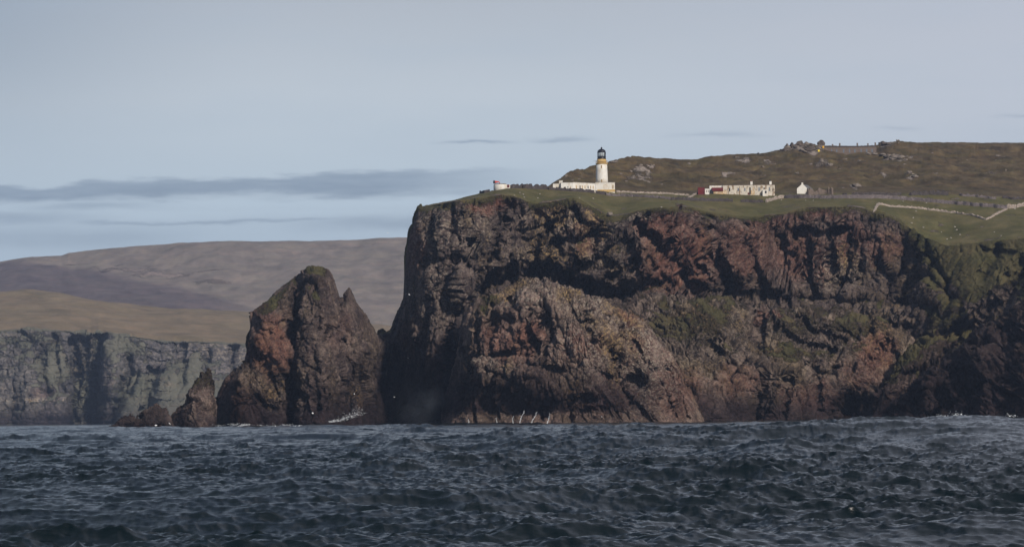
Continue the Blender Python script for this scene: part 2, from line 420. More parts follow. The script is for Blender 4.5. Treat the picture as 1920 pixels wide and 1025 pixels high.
def mass(name, x0, x1, top, Dfn, rows, step=1.0, round_px=30, round_m=22, th=40, sc=1.0, shear=(.35, .2), seed=1, stretch=1.0,
         mat=None, paint=None, jag=2.5, amp=1.0, back_rows=24, skip_round=None, keep=.35):
    cols = np.arange(x0, x1 + step * .5, step)
    tp = interp(top, cols)
    tp = tp + jag * (noise3(cols / 13, 0 * cols, 0 * cols, seed) * 1.6 + noise3(cols / 4.5, 0 * cols, 0 * cols + 3, seed) * .9)
    D0 = Dfn(cols, np.full(cols.shape, 790.0))
    B = py_of_z(cols, -4.0, D0)
    tp = np.minimum(tp, B - 4)
    v = np.linspace(0, 1, rows)[:, None]
    PY = B[None] + (tp - B)[None] * v; PX = np.repeat(cols[None], rows, 0)
    D = Dfn(PX, PY)
    sil = np.stack([cols[::3], tp[::3]], 1)
    dm = raster(lambda a, b_: dist_poly(a, b_, sil))
    s = np.clip(dm(PX, PY) / round_px, 0, 1)
    if skip_round is not None: s = np.maximum(s, skip_round(PX, PY))
    s = np.clip(s, 0, 1); D = D + round_m * (1 - np.sqrt(np.clip(1 - (1 - s) ** 2, 0, 1)))
    Xw, Yw, Zw = pix(PX, PY, D)
    P = np.stack([Xw, Yw, Zw], -1)
    # the far side
    th_c = np.linspace(0, math.pi / 2, back_rows + 1)[1:, None]
    Zt, Yt, Xt = P[-1, :, 2], P[-1, :, 1], P[-1, :, 0]
    Zb = -4 + (Zt + 4)[None] * np.cos(th_c); hh = np.clip((Zt + 4) / 60, 0.08, 1)
    Yb = Yt[None] + th * hh[None] * np.sin(th_c)
    Pb = np.stack([np.repeat(Xt[None], back_rows, 0), Yb, Zb], -1)
    P = np.concatenate([P, Pb], 0)
    N = grid_normals(P)
    am = np.full(P.shape[:2], amp, f4)
    if callable(shear[0]): shear = (np.repeat(shear[0](cols)[None], P.shape[0], 0), shear[1])
    am *= (0.35 + 0.65 * sstep(P[..., 2], -4, 12)) * np.minimum(1.0, 0.45 + np.repeat(hh[None], P.shape[0], 0))
    am[:rows] *= keep + (1 - keep) * np.clip(s, 0, 1); am[rows:] *= keep
    d = rock_disp(P, am.astype(f4), sc, shear, seed, stretch=stretch)
    # the silhouette stays where the traced outline is: fade inward relief near it
    P = P + N * d[..., None]
    N2 = grid_normals(P)
    PXa = np.concatenate([PX, np.repeat(cols[None], back_rows, 0)], 0); PYa = np.concatenate([PY, np.repeat(tp[None], back_rows, 0)], 0)
    col = paint(PXa, PYa, P, N, N2)
    me = grid_mesh(name, P, col)
    o = link(name, me, mat)
    return o, P, cols
def up_attr(N, P, seed, lo=.42, hi=.72, k=.9):
    nz = coarse_nz(N)
    return sstep(nz + k * .35 * fbm(P[..., 0], P[..., 1], P[..., 2], 9, 3, seed), lo, hi)
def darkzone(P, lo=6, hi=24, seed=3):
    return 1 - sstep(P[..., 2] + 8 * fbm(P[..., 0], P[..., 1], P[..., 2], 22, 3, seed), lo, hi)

# ---- main headland ------------------------------------------------------
H_S = [(690, 660), (700, 634), (708, 626), (725, 626), (735, 620), (745, 595), (755, 580), (760, 558), (762, 520), (763, 475), (768, 440), (775, 425), (782, 402), (789, 387), (800, 384), (850, 375), (900, 362), (925, 357.5), (950, 353), (975, 351), (1000, 351), (1022, 352),
       (1040, 341), (1060, 328), (1082, 318), (1095, 318), (1115, 311), (1140, 305.8), (1197, 297.5), (1253, 297.5), (1276, 300), (1297, 299.6), (1334, 293.5), (1380, 290), (1422, 288), (1442, 286),
       (1467, 281), (1480, 277), (1501, 273), (1521, 272.5), (1545, 274), (1640, 273), (1655, 271), (1665, 268.5), (1683, 267), (1720, 268.5), (1750, 268), (1800, 267), (1850, 268.5), (1920, 269), (2120, 272)]
H_F = [(690, 661), (700, 635), (708, 627), (725, 627), (735, 621), (760, 559), (763, 476), (782, 403), (789, 388), (850, 376), (900, 363), (925, 358.5), (950, 354), (1000, 352), (1022, 353.5), (1150, 359), (1300, 363.5), (1460, 364), (1600, 362), (1750, 363), (1850, 367), (1920, 372), (2120, 380)]
H_R = [(690, 662), (700, 636), (708, 628), (725, 628), (735, 622), (760, 560), (763, 477), (782, 404), (789, 389), (800, 387), (850, 378), (900, 370), (950, 364), (975, 372), (1000, 382), (1050, 376), (1080, 368), (1110, 388), (1140, 405), (1170, 404), (1200, 393), (1260, 387), (1300, 388), (1330, 398), (1400, 407), (1460, 402), (1500, 390), (1600, 386), (1645, 396), (1700, 422), (1740, 448), (1780, 462), (1850, 452), (1920, 445), (2120, 445)]
H_DB = [(690, 1468), (735, 1472), (765, 1452), (800, 1434), (860, 1426), (900, 1430), (950, 1452), (1000, 1462), (1100, 1462), (1200, 1458), (1330, 1470), (1450, 1478), (1600, 1478), (1700, 1462), (1800, 1405), (1920, 1350), (2120, 1290)]
H_DR = [(690, 1478), (735, 1482), (765, 1475), (800, 1452), (860, 1446), (900, 1450), (950, 1470), (1000, 1480), (1100, 1485), (1200, 1482), (1330, 1500), (1450, 1508), (1600, 1508), (1700, 1500), (1740, 1484), (1800, 1468), (1920, 1450), (2120, 1420)]
H_DF = [(690, 1482), (765, 1480), (800, 1480), (860, 1486), (950, 1500), (1022, 1530), (1150, 1552), (1300, 1566), (1460, 1575), (1700, 1580), (2120, 1580)]
H_DS = [(690, 1486), (765, 1486), (800, 1490), (950, 1530), (1022, 1560), (1100, 1680), (1200, 1780), (1350, 1860), (1500, 1900), (1700, 1950), (2120, 2000)]
h_cr = crease_map([
    ([(962, 376), (950, 402), (937, 428), (928, 455), (930, 500), (905, 545), (880, 580), (860, 640), (850, 700), (835, 785)], 13, 10),
    ([(795, 492), (850, 486), (930, 474)], 8, 5), ([(770, 500), (775, 560), (790, 640), (800, 700)], 6, 3.5), ([(840, 500), (845, 560), (840, 650)], 5, 3),
    ([(815, 400), (818, 480)], 5, 3), ([(800, 500), (808, 560)], 4, 2.5), ([(885, 400), (880, 470)], 6, 3), ([(870, 500), (874, 560)], 4, 3), ([(905, 480), (898, 540)], 4, 3),
    ([(1010, 400), (1040, 440), (1050, 470), (1090, 500)], 9, 5), ([(960, 442), (1000, 450), (1040, 430)], 8, 4.5), ([(985, 450), (1010, 470), (1000, 490)], 6, 3),
    ([(1080, 395), (1120, 440), (1110, 470), (1150, 500)], 8, 4), ([(1140, 520), (1180, 500), (1210, 470)], 8, 5), ([(1100, 540), (1150, 515)], 7, 4),
    ([(1190, 410), (1230, 450), (1290, 520), (1335, 560)], 8, 6), ([(1215, 480), (1245, 520), (1290, 555)], 6, 4), ([(1240, 420), (1300, 470), (1345, 540)], 6, 5), ([(1215, 402), (1212, 440)], 5, 4), ([(1260, 460), (1250, 500), (1225, 530)], 5, 3),
    ([(1330, 398), (1335, 440), (1345, 480), (1355, 520), (1375, 565)], 13, 12), ([(1300, 395), (1305, 430)], 6, 5),
    ([(1490, 432), (1540, 440), (1600, 427), (1660, 412)], 9, 7), ([(1170, 540), (1240, 532), (1330, 545), (1440, 558), (1600, 568), (1750, 578)], 18, 7), ([(845, 700), (858, 610), (880, 548), (955, 518), (1030, 508), (1100, 538), (1180, 560)], 22, 16), ([(1556, 445), (1560, 500)], 6, 5), ([(1470, 440), (1465, 500)], 6, 4), ([(1510, 500), (1530, 560)], 6, 4), ([(1620, 440), (1610, 520)], 6, 4),
    ([(1400, 420), (1410, 480), (1440, 560)], 6, 4), ([(1700, 450), (1690, 510), (1665, 548)], 16, 9), ([(1655, 480), (1640, 520)], 8, 5),
    ([(1745, 480), (1770, 520), (1780, 560)], 10, 6), ([(1870, 450), (1865, 480), (1840, 520)], 12, 7), ([(1820, 450), (1850, 470), (1900, 475)], 8, 5), ([(1920, 500), (1880, 560), (1830, 610), (1760, 650)], 24, 14)],
    [(748, 715, 42, 75, 22), (1690, 540, 40, 40, 6), (1010, 520, 60, 30, 4), (905, 400, 30, 22, 3), (1450, 480, 60, 50, 5), (1250, 500, 60, 40, -4), (820, 450, 30, 40, -3)])
hcols = np.arange(690, 2120.1, 1.3)
def head_rows():
    S = interp(H_S, hcols); F = interp(H_F, hcols); R = interp(H_R, hcols)
    ker = np.hanning(41); ker /= ker.sum(); Rs = np.convolve(np.pad(R, 20, mode='edge'), ker, 'valid'); wr = sstep(hcols, 800, 840); R = R * (1 - wr) + Rs * wr; R0s = R.copy()
    R = R + (3.2 * noise3(hcols / 14, 0 * hcols, 0 * hcols, 33) + 2.2 * noise3(hcols / 5, 0 * hcols, 0 * hcols, 34)) * sstep(hcols, 790, 830) * .12; F = np.minimum(F, R - 1.2); R0 = R0s; R0 = np.maximum(R0, F + 2); S = np.minimum(S, F - 1.0)
    jag = noise3(hcols / 9, 0 * hcols, 0 * hcols, 3) * 1.4 + noise3(hcols / 3.5, 0 * hcols, 0 * hcols, 4) * .8
    S = S + jag * np.where(hcols < 792, 2.0, np.where(hcols > 1022, .55, .5))
    S = np.minimum(S, F - .6)
    DB, DR, DF, DS = (np.convolve(np.pad(interp(t_, hcols), 20, mode='edge'), ker, 'valid') for t_ in (H_DB, H_DR, H_DF, H_DS))
    DRj = DR + (DF - DR) * (R0 - R) / (R0 - F)
    B = py_of_z(hcols, -4.0, DB)
    n1, n2, n3 = 430, 70, 120
    t1 = np.linspace(0, 1, n1)[:, None]; t2 = np.linspace(0, 1, n2 + 1)[1:, None]; t3 = np.linspace(0, 1, n3 + 1)[1:, None]
    PX = np.repeat(hcols[None], n1, 0)
    PY1 = B + (R - B) * t1; tt = t1 ** 1.6
    D1 = DB + (DRj - DB) * tt
    # slanting slabs of the red wall and of the lower buttress
    def slabs(cx, cy, rx, ry, ang, per, dep):
        wx = PX + 16 * noise3(PX / 50, PY1 / 50, 0 * PX, 401); wy = PY1 + 16 * noise3(PX / 50, PY1 / 50, 0 * PX + 5, 402)
        u = ((wx - cx) * math.sin(ang) - (wy - cy) * math.cos(ang)) / per; u = u + .7 * noise3(PX / 70, PY1 / 70, 0 * PX, 403)
        fr = u - np.floor(u); k = noise3(np.floor(u) * 3.3, PY1 / 60, 0 * PX, 404)
        return dep * (.7 + 1.6 * k) * (fr ** 1.3) * (1 - sstep(t1, .86, 1.0)) * np.exp(-(((PX - cx) / rx) ** 2 + ((PY1 - cy) / ry) ** 2) ** 2)
    D1 = D1 + slabs(1265, 480, 95, 95, math.radians(48), 52, 12) + slabs(1420, 480, 80, 90, math.radians(64), 60, 8) + slabs(1060, 450, 110, 90, math.radians(-24), 50, 12) + slabs(1590, 500, 100, 80, math.radians(82), 66, 9) + slabs(855, 470, 90, 90, math.radians(88), 30, 5)
    # cut-back of the cove and the notch
    D1 = D1 + h_cr(PX, PY1) * np.sin(np.clip(t1, 0, 1) * math.pi) ** .3 * (1 - sstep(t1, .96, 1.0)) + 0 * PX
    PY2 = R + (F - R) * t2; D2 = DR + (DF - DR) * (R0 - PY2) / (R0 - F)
    PY3 = F + (S - F) * t3; D3 = DF + (DS - DF) * (t3 ** 0.85)
    # left edge of the buttress turns away from the viewer
    PY = np.concatenate([PY1, PY2, PY3], 0); D = np.concatenate([D1, D2, D3], 0); PXa = np.repeat(hcols[None], PY.shape[0], 0)
    sil = np.stack([hcols[hcols < 905], S[hcols < 905]], 1)
    dm = raster(lambda a, b_: dist_poly(a, b_, sil))
    s = np.clip(dm(PXa, PY) / 26, 0, 1); s = np.maximum(s, sstep(PXa, 790, 880)); D = D + 26 * (1 - np.sqrt(np.clip(1 - (1 - s) ** 2, 0, 1)))
    return PXa, PY, D, n1, n2, n3, S, F, R
PXh, PYh, Dh, n1, n2, n3, hS, hF, hR = head_rows()
Xw, Yw, Zw = pix(PXh, PYh, Dh)
P = np.stack([Xw, Yw, Zw], -1)
nb = 16
th_c = np.linspace(0, math.pi / 2, nb + 1)[1:, None]
Zb = -4 + (P[-1, :, 2] + 4)[None] * np.cos(th_c)
Yb = P[-1, :, 1][None] + smooth_interp([(690, 40), (1000, 70), (1300, 250), (2120, 400)], hcols)[None] * np.sin(th_c)
P = np.concatenate([P, np.stack([np.repeat(P[-1, :, 0][None], nb, 0), Yb, Zb], -1)], 0)
PXh = np.concatenate([PXh, np.repeat(hcols[None], nb, 0)], 0); PYh = np.concatenate([PYh, np.repeat(hS[None], nb, 0)], 0)
N = grid_normals(P)
rowi = np.arange(P.shape[0])[:, None] + 0 * PXh
above = PYh - (hR[None] + 0 * PYh)           # >0 below the rim
rocky = sstep(above, 0, 26) * (0.35 + 0.65 * sstep(P[..., 2], -4, 12))
rocky = np.where(PXh > 1640, sstep(above, -7, 12) * (0.35 + 0.65 * sstep(P[..., 2], -4, 12)), rocky)
rocky = np.where(PXh < 792, (.28 + .2 * sstep(PXh, 750, 792)) * (0.35 + 0.65 * sstep(P[..., 2], -4, 12)), rocky)
rocky = rocky * (1 - 0.62 * sstep(PXh, 1720, 1800)) * (.72 + .28 * (1 - sstep(PXh, 900, 1000)))
rocky = rocky * np.where(PXh < 792, 1, .3 + .7 * np.maximum(sstep(PXh, 792, 830), sstep(above, 10, 40)))
d = rock_disp(P, rocky.astype(f4), 1.35, (-.85 * sstep(PXh, 940, 1180).astype(f4) * (1 - .6 * sstep(PXh, 1400, 1500).astype(f4)), .2 ), 21, stretch=1.4 + 2.0 * (1 - sstep(PXh, 920, 990)))
softm = (rowi >= n1)
d2 = 0.9 * fbm(P[..., 0], P[..., 1], P[..., 2], 16, 5, 71)
hill = (rowi >= n1 + n2)
hx = fbm(P[..., 0], P[..., 1] * .5, P[..., 2], 30, 5, 91)
ter = fbm(P[..., 0] * .35, P[..., 1] * .4, P[..., 2] * 1.6, 9, 4, 95, ridge=True)
hw = sstep(PXh, 1026, 1090) * sstep(rowi, n1 + n2, n1 + n2 + 25) * (1 - .85 * sstep(rowi, n1 + n2 + n3 - 14, n1 + n2 + n3))
d = d + np.where(softm, d2 * .6, 0) + (hx * 4.0 + ter * 2.4) * hw
P = P + N * d[..., None]
N2 = grid_normals(P)
g_map = blob_map([(1840, 480, 130, 70, 1.6), (1800, 430, 100, 40, 1.6), (1950, 470, 110, 60, 1.5), (1770, 510, 40, 40, 1.3), (1740, 450, 50, 35, .9), (1780, 600, 45, 60, .9), (1740, 660, 50, 40, .9), (1900, 420, 80, 60, 1), (1660, 400, 50, 20, .8), (1000, 395, 40, 10, .5), (1000, 470, 40, 16, .55),
                  (915, 440, 40, 14, .5), (860, 385, 60, 10, .5), (1080, 440, 40, 12, .5), (1150, 420, 40, 18, .6), (920, 415, 35, 14, .6), (1840, 520, 60, 40, .9), (1000, 520, 60, 14, .4)])
r_map = blob_map([(925, 376, 36, 16, 1), (900, 395, 24, 12, .8), (1270, 490, 75, 70, .85), (1240, 430, 50, 30, .8), (1400, 470, 60, 60, .6), (1500, 480, 60, 50, .7), (1530, 400, 60, 16, .7), (1590, 450, 30, 40, .6), (1095, 440, 30, 30, .6),
                  (780, 460, 18, 50, .6), (840, 700, 30, 60, .5), (1440, 420, 60, 20, .6), (1280, 400, 40, 12, .6), (1650, 460, 40, 30, .5)])
p_map = blob_map([(850, 430, 80, 40, .5), (1080, 410, 90, 40, .8), (1010, 480, 60, 25, .7), (1290, 395, 50, 10, .9), (1190, 400, 30, 16, .8), (1570, 500, 60, 40, .6), (1760, 470, 40, 50, .6), (820, 560, 50, 60, .4), (1120, 470, 50, 30, .5)])
gr = np.clip(up_attr(N2, P, 5, .50, .80) * .75 * sstep(P[..., 2], 20, 45) + g_map(PXh, PYh) * (.55 + .6 * sstep(coarse_nz(N2), .25, .6)), 0, 1)
fade = np.clip(1.25 - above / (22 + 75 * sstep(PXh, 1690, 1800)) + .9 * fbm(P[..., 0], P[..., 1], P[..., 2], 8, 4, 63), 0, 1) * (above > 0)
gr = np.maximum(gr, fade * (.6 + .3 * sstep(PXh, 1690, 1800)))
abn = above + 13 * fbm(P[..., 0], P[..., 1] * .5, P[..., 2], 11, 5, 64)
gr = np.where(above < 14, np.maximum(gr, sstep(-abn, -4, 2)), gr)
gr = np.where(PXh < 768, gr * .3, gr)
# bare rock showing through on the moor and in the turf just above the rim
crag = blob_map([(1208, 323, 22, 6, 1), (1200, 335, 30, 8, .7), (1155, 309, 10, 3, 1), (1363, 331, 16, 6, 1), (1392, 305, 20, 5, .8), (1510, 280, 45, 9, .9), (1470, 288, 25, 6, .6), (1677, 301, 28, 8, 1), (1712, 336, 14, 6, .9), (1605, 351, 12, 4, 1), (1655, 330, 10, 4, .7),
                 (1540, 313, 22, 5, .6), (1700, 300, 20, 6, .8), (1665, 275, 18, 4, .8), (1820, 276, 18, 4, .5), (1860, 330, 30, 8, .5), (1240, 345, 30, 6, .4), (1100, 322, 14, 4, .5), (1075, 333, 30, 6, .4), (1440, 309, 25, 6, .6)], 5)
hn = fbm(P[..., 0], P[..., 1], P[..., 2], 7, 4, 61)
gr = np.where(hill, np.clip(1 - crag(PXh, PYh) * sstep(hn, -.45, .1) - .8 * sstep(hn, .48, .62), 0, 1), gr)
gr = np.where(softm & ~hill, np.clip(1 - .9 * sstep(hn + .15 * sstep(above, -16, 0), .34, .6), 0, 1) * (1 - .9 * sstep(abn, -1, 3)), gr)
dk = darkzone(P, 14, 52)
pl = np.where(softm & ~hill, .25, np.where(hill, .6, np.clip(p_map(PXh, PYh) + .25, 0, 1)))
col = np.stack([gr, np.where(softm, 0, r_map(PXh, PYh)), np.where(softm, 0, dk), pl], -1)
headP = P
def part_grid(name, a, b, mat, **kw):
    o = link(name, grid_mesh(name, P[a:b], col[a:b]), mat); tag(o, kind='structure'); return o
part_grid('sea_cliff', 0, n1, M_rock)
part_grid('headland_turf', n1 - 1, n1 + n2, M_turf)
part_grid('moorland_hill', n1 + n2 - 1, P.shape[0], M_moor)
def ground(px, py):
    """point of the finished headland surface seen at a pixel"""
    i = int(round((px - 690) / 1.3)); colp = PYh[n1 - 12:n1 + n2 + n3, i]; base = n1 - 12
    j = int(np.argmin(np.abs(colp - py))) + base
    j = max(1, min(j, P.shape[0] - 2))
    return Vector([float(v) for v in headP[j, i]])

# ---- big sea stack, pinnacle and low rock ---------------------------------
def lerpD(tb, tt, top_py):
    def fn(px, py):
        db = smooth_interp(tb, px); dt = smooth_interp(tt, px)
        t = np.clip((792 - py) / (792 - top_py), 0, 1)
        return db + (dt - db) * t
    return fn
st_cr = crease_map([([(556, 520), (553, 560), (551, 620), (548, 690), (546, 795)], 13, 12), ([(475, 610), (510, 625), (545, 600)], 5, 2.5), ([(470, 650), (500, 690), (525, 735)], 7, 4), ([(600, 600), (590, 680), (600, 760)], 8, 3),
                    ([(640, 560), (630, 610), (610, 640)], 7, 4), ([(640, 640), (660, 700), (650, 780)], 9, 5), ([(420, 720), (460, 740), (520, 770)], 7, 3)],
                   [(690, 740, 40, 60, 16), (655, 690, 30, 40, 3), (510, 640, 34, 50, -3), (595, 640, 30, 80, -3)])
st_base = lerpD([(400, 1412), (470, 1400), (545, 1402), (600, 1394), (660, 1420), (740, 1460)], [(400, 1425), (470, 1412), (545, 1425), (600, 1425), (660, 1445), (740, 1475)], 500)
ST = [(403, 797), (404, 750), (408, 740), (420, 712), (440, 690), (457, 677), (461, 660), (464, 630), (470, 600), (469, 586), (480, 578), (495, 567), (520, 545), (548, 521), (572, 504), (585, 500), (600, 501), (612, 506), (622, 520), (632, 548), (637, 560), (646, 547), (655, 539), (660, 548), (668, 565), (680, 585), (692, 605), (704, 622), (722, 640), (736, 700), (744, 790)]
stg = blob_map([(590, 530, 40, 40, .9), (600, 600, 40, 40, .6), (600, 730, 30, 40, .5), (450, 700, 20, 14, .5), (500, 560, 40, 12, .7)])
str_ = blob_map([(510, 640, 38, 60, .75), (500, 590, 30, 20, .4), (440, 750, 40, 40, .35), (640, 620, 20, 30, .2)])
stp = blob_map([(510, 745, 28, 26, .9), (480, 720, 16, 12, .8), (668, 750, 14, 24, .7), (560, 760, 8, 30, .6)], 6)
def st_paint(px, py, P_, N_, N2_):
    g = np.clip(up_attr(N2_, P_, 31, .45, .8) * .55 * sstep(P_[..., 2], 25, 45) + stg(px, py) * .42, 0, 1)
    pale = np.clip(.15 + 1.0 * stp(px, py), 0, 1)
    return np.stack([g, str_(px, py), darkzone(P_, 4, 26), pale], -1)
o, _, _ = mass('sea_stack', 403, 744, ST, lambda px, py: st_base(px, py) + st_cr(px, py) + 26 * sstep(px, 655, 735) * sstep(py, 560, 640), 330, 1.0, 34, 26, 45, .9, (.25, .1), 31, 1.5, M_stack, st_paint, jag=1.6, amp=.5,
               skip_round=lambda px, py: sstep(px, 640, 700) * .0)
tag(o, 'tall leaning reddish sea stack with a deep vertical crevice left of the headland', 'sea stack')
PN = [(316, 796), (320, 780), (331, 764), (346, 754), (350, 742), (357, 722), (369, 706), (380, 697), (385, 700), (389, 691), (393, 693), (396, 710), (400, 738), (404, 760), (406, 797)]
o, _, _ = mass('rock_pinnacle', 314, 410, PN, lerpD([(320, 1392), (365, 1378), (406, 1385)], [(320, 1400), (365, 1392), (406, 1398)], 690), 130, .9, 12, 6, 14, .5, (.35, .0), 41, 1.8, M_stack,
               lambda px, py, P_, N_, N2_: np.stack([np.clip(up_attr(N2_, P_, 41, .4, .7) * .6 + .45 * sstep(P_[..., 2], 8, 20), 0, 1), .05 + 0 * px, darkzone(P_, 1, 9), .3 + 0 * px], -1), jag=.9, amp=.42, keep=.8)
tag(o, 'thin pointed rock pinnacle with yellowish lichen beside the big stack', 'rock pinnacle')
LR = [(200, 804), (212, 797), (226, 785), (243, 776), (256, 778), (262, 782), (270, 770), (280, 762), (289, 756), (298, 756), (306, 762), (312, 772), (320, 782), (326, 797)]
o, _, _ = mass('low_rock', 200, 330, LR, lerpD([(212, 1372), (270, 1360), (326, 1368)], [(212, 1376), (270, 1372), (326, 1376)], 755), 90, .9, 14, 9, 16, .5, (.3, .1), 51, 1.0, M_stack,
               lambda px, py, P_, N_, N2_: np.stack([.0 * px, .0 + 0 * px, .5 + .4 * darkzone(P_, 1, 8), .1 + 0 * px], -1), jag=2.0, amp=.6, keep=.75)
tag(o, 'low dark brown two-humped rock at the far left end of the stacks', 'rock')

# ---- dome shaped promontory ----------------------------------------------
dm_cr = crease_map([([(868, 655), (900, 668), (960, 664), (1010, 690), (1040, 700), (1090, 690)], 8, 6), ([(1060, 660), (1090, 690), (1150, 712), (1200, 705)], 6, 5), ([(880, 690), (950, 705), (1000, 745), (1060, 755), (1110, 750)], 8, 5),
                    ([(955, 560), (975, 590), (1000, 640), (1020, 660)], 8, 5), ([(1000, 590), (1040, 620), (1030, 650)], 7, 5), ([(895, 580), (893, 640), (897, 665)], 5, 4), ([(925, 570), (922, 655)], 5, 3.5), ([(1010, 545), (1012, 590)], 4, 3),
                    ([(1060, 560), (1075, 590), (1120, 585), (1160, 600)], 5, 3), ([(1035, 625), (1070, 600), (1110, 600)], 5, 4), ([(1100, 615), (1120, 640), (1150, 655)], 5, 3), ([(1140, 600), (1165, 640), (1160, 700)], 5, 3),
                    ([(1150, 715), (1200, 770), (1230, 795)], 7, 4), ([(1190, 640), (1230, 700), (1260, 760)], 6, 3), ([(1240, 660), (1270, 720), (1290, 785)], 6, 3), ([(1065, 700), (1070, 790)], 6, 4), ([(1010, 720), (1020, 790)], 6, 4), ([(870, 730), (930, 720), (960, 740)], 7, 4)],
                   [(935, 765, 70, 40, 15), (1060, 780, 90, 26, 12), (985, 625, 30, 22, -2.5), (1095, 640, 42, 32, -4), (1175, 760, 40, 20, -2)])
DM = [(828, 797), (832, 770), (842, 735), (850, 705), (858, 660), (865, 620), (872, 590), (878, 575), (886, 565), (900, 556), (920, 547), (940, 543), (955, 536), (970, 530), (985, 527), (1000, 525), (1020, 524), (1040, 528), (1056, 533), (1070, 543), (1090, 551), (1104, 555), (1120, 556), (1140, 566), (1160, 576), (1185, 577), (1205, 588), (1225, 612), (1245, 640), (1265, 668), (1282, 700), (1296, 735), (1312, 765), (1326, 797)]
dm_p = blob_map([(1180, 660, 110, 110, .95), (1000, 548, 130, 34, 1.0), (1110, 575, 80, 30, 1.0), (1090, 640, 60, 40, .6), (920, 690, 60, 16, .9), (1150, 740, 90, 22, .8)])  # crest blobs paint a sunlit top edge; right flank is lichen
dm_r = blob_map([(985, 625, 40, 26, .8), (1095, 650, 45, 30, .5), (1180, 590, 30, 14, .7), (960, 640, 60, 40, .6), (1270, 720, 40, 60, .5), (1150, 740, 70, 30, .35), (1190, 640, 40, 40, .3)])
dm_g = blob_map([(905, 565, 40, 12, .7), (1000, 540, 60, 12, .45), (1200, 610, 20, 10, .5)])
def dm_paint(px, py, P_, N_, N2_):
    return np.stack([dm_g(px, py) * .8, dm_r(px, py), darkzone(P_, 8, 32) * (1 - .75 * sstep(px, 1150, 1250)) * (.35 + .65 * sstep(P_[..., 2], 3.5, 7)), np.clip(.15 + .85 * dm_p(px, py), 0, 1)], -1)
dmb = lerpD([(828, 1392), (900, 1366), (1000, 1350), (1100, 1346), (1200, 1354), (1326, 1380)], [(828, 1410), (900, 1392), (1000, 1380), (1100, 1382), (1200, 1396), (1326, 1416)], 530)
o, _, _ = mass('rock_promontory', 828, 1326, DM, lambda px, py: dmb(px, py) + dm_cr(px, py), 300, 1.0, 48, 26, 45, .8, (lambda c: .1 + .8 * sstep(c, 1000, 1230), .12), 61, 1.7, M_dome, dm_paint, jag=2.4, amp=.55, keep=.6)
tag(o, 'domed pinkish brown rock promontory jutting into the sea below the lighthouse', 'rock promontory')

# ---- grassy ridge behind it, green spur and dark slope --------------------
rd_cr = crease_map([([(1424, 590), (1420, 640), (1426, 700), (1415, 790)], 10, 6), ([(1330, 640), (1370, 690), (1420, 720)], 7, 4), ([(1350, 730), (1390, 690), (1400, 660)], 6, 4), ([(1500, 590), (1520, 620), (1590, 640)], 7, 4), ([(1460, 610), (1500, 640), (1560, 650)], 6, 3.5),
                    ([(1540, 700), (1600, 690), (1660, 650)], 8, 5), ([(1640, 620), (1670, 650), (1690, 680)], 7, 4), ([(1570, 790), (1600, 755), (1650, 735)], 18, 12), ([(1480, 700), (1470, 780)], 7, 4), ([(1530, 690), (1540, 770)], 6, 4), ([(1660, 595), (1700, 615), (1740, 610)], 8, 5)],
                   [(1620, 770, 50, 34, 16), (1420, 770, 26, 40, 7), (1560, 600, 60, 20, -3), (1330, 600, 60, 30, -3), (1320, 775, 40, 20, -4)])
RD = [(1120, 797), (1130, 640), (1150, 590), (1180, 562), (1200, 552), (1220, 545), (1232, 547), (1250, 557), (1268, 555), (1284, 553), (1300, 557), (1330, 556), (1355, 557), (1375, 561), (1400, 571), (1425, 577), (1440, 574), (1455, 567), (1472, 568), (1490, 569), (1510, 568), (1530, 570), (1545, 572), (1558, 579), (1580, 580), (1610, 582), (1640, 584), (1670, 585), (1690, 592), (1720, 591), (1745, 590), (1756, 592), (1764, 640), (1770, 797)]
rdb = lerpD([(1120, 1420), (1300, 1405), (1450, 1410), (1600, 1420), (1770, 1440)], [(1120, 1465), (1300, 1458), (1450, 1462), (1600, 1466), (1770, 1470)], 570)
rd_g = blob_map([(1260, 610, 60, 50, .9), (1330, 600, 60, 40, .8), (1360, 640, 40, 30, .6), (1500, 610, 60, 30, .8), (1600, 610, 60, 24, .9), (1480, 660, 60, 24, .8), (1560, 650, 70, 16, .7), (1660, 610, 30, 20, .7)])
rd_r = blob_map([(1640, 660, 40, 40, .8), (1380, 720, 50, 30, .5), (1450, 590, 20, 10, .7), (1520, 740, 60, 30, .5), (1620, 700, 50, 30, .5), (1290, 740, 40, 40, .5)])
def rd_paint(px, py, P_, N_, N2_):
    g = np.clip(up_attr(N2_, P_, 71, .38, .66) * .45 * sstep(P_[..., 2], 18, 34) + rd_g(px, py) * .62, 0, 1)
    return np.stack([g, rd_r(px, py), darkzone(P_, 4, 20), np.clip(.55 * rd_g(px, py) + .25, 0, 1)], -1)
o, _, _ = mass('grassy_ridge', 1120, 1770, RD, lambda px, py: rdb(px, py) + rd_cr(px, py), 280, 1.1, 20, 12, 30, .8, (.45, -.2), 71, 1.0, M_ridge, rd_paint, jag=2.6, amp=.58, keep=.7)
tag(o, 'lower ridge of rock with patchy green grass between the dome rock and the cove', 'rock ridge')
SP = [(1628, 797), (1636, 760), (1650, 728), (1668, 706), (1690, 680), (1712, 652), (1738, 620), (1765, 585), (1795, 556), (1830, 536), (1870, 525), (1920, 520), (2000, 520), (2100, 520)]
spb = lerpD([(1628, 1410), (1700, 1405), (1800, 1392), (1920, 1372), (2100, 1330)], [(1628, 1440), (1700, 1450), (1800, 1462), (1920, 1452), (2100, 1410)], 560)
sp_cr = crease_map([([(1790, 600), (1800, 640), (1770, 680)], 10, 5), ([(1700, 700), (1760, 690), (1800, 660)], 10, 5), ([(1850, 570), (1840, 620)], 14, 8)], [(1690, 770, 60, 30, 8)])
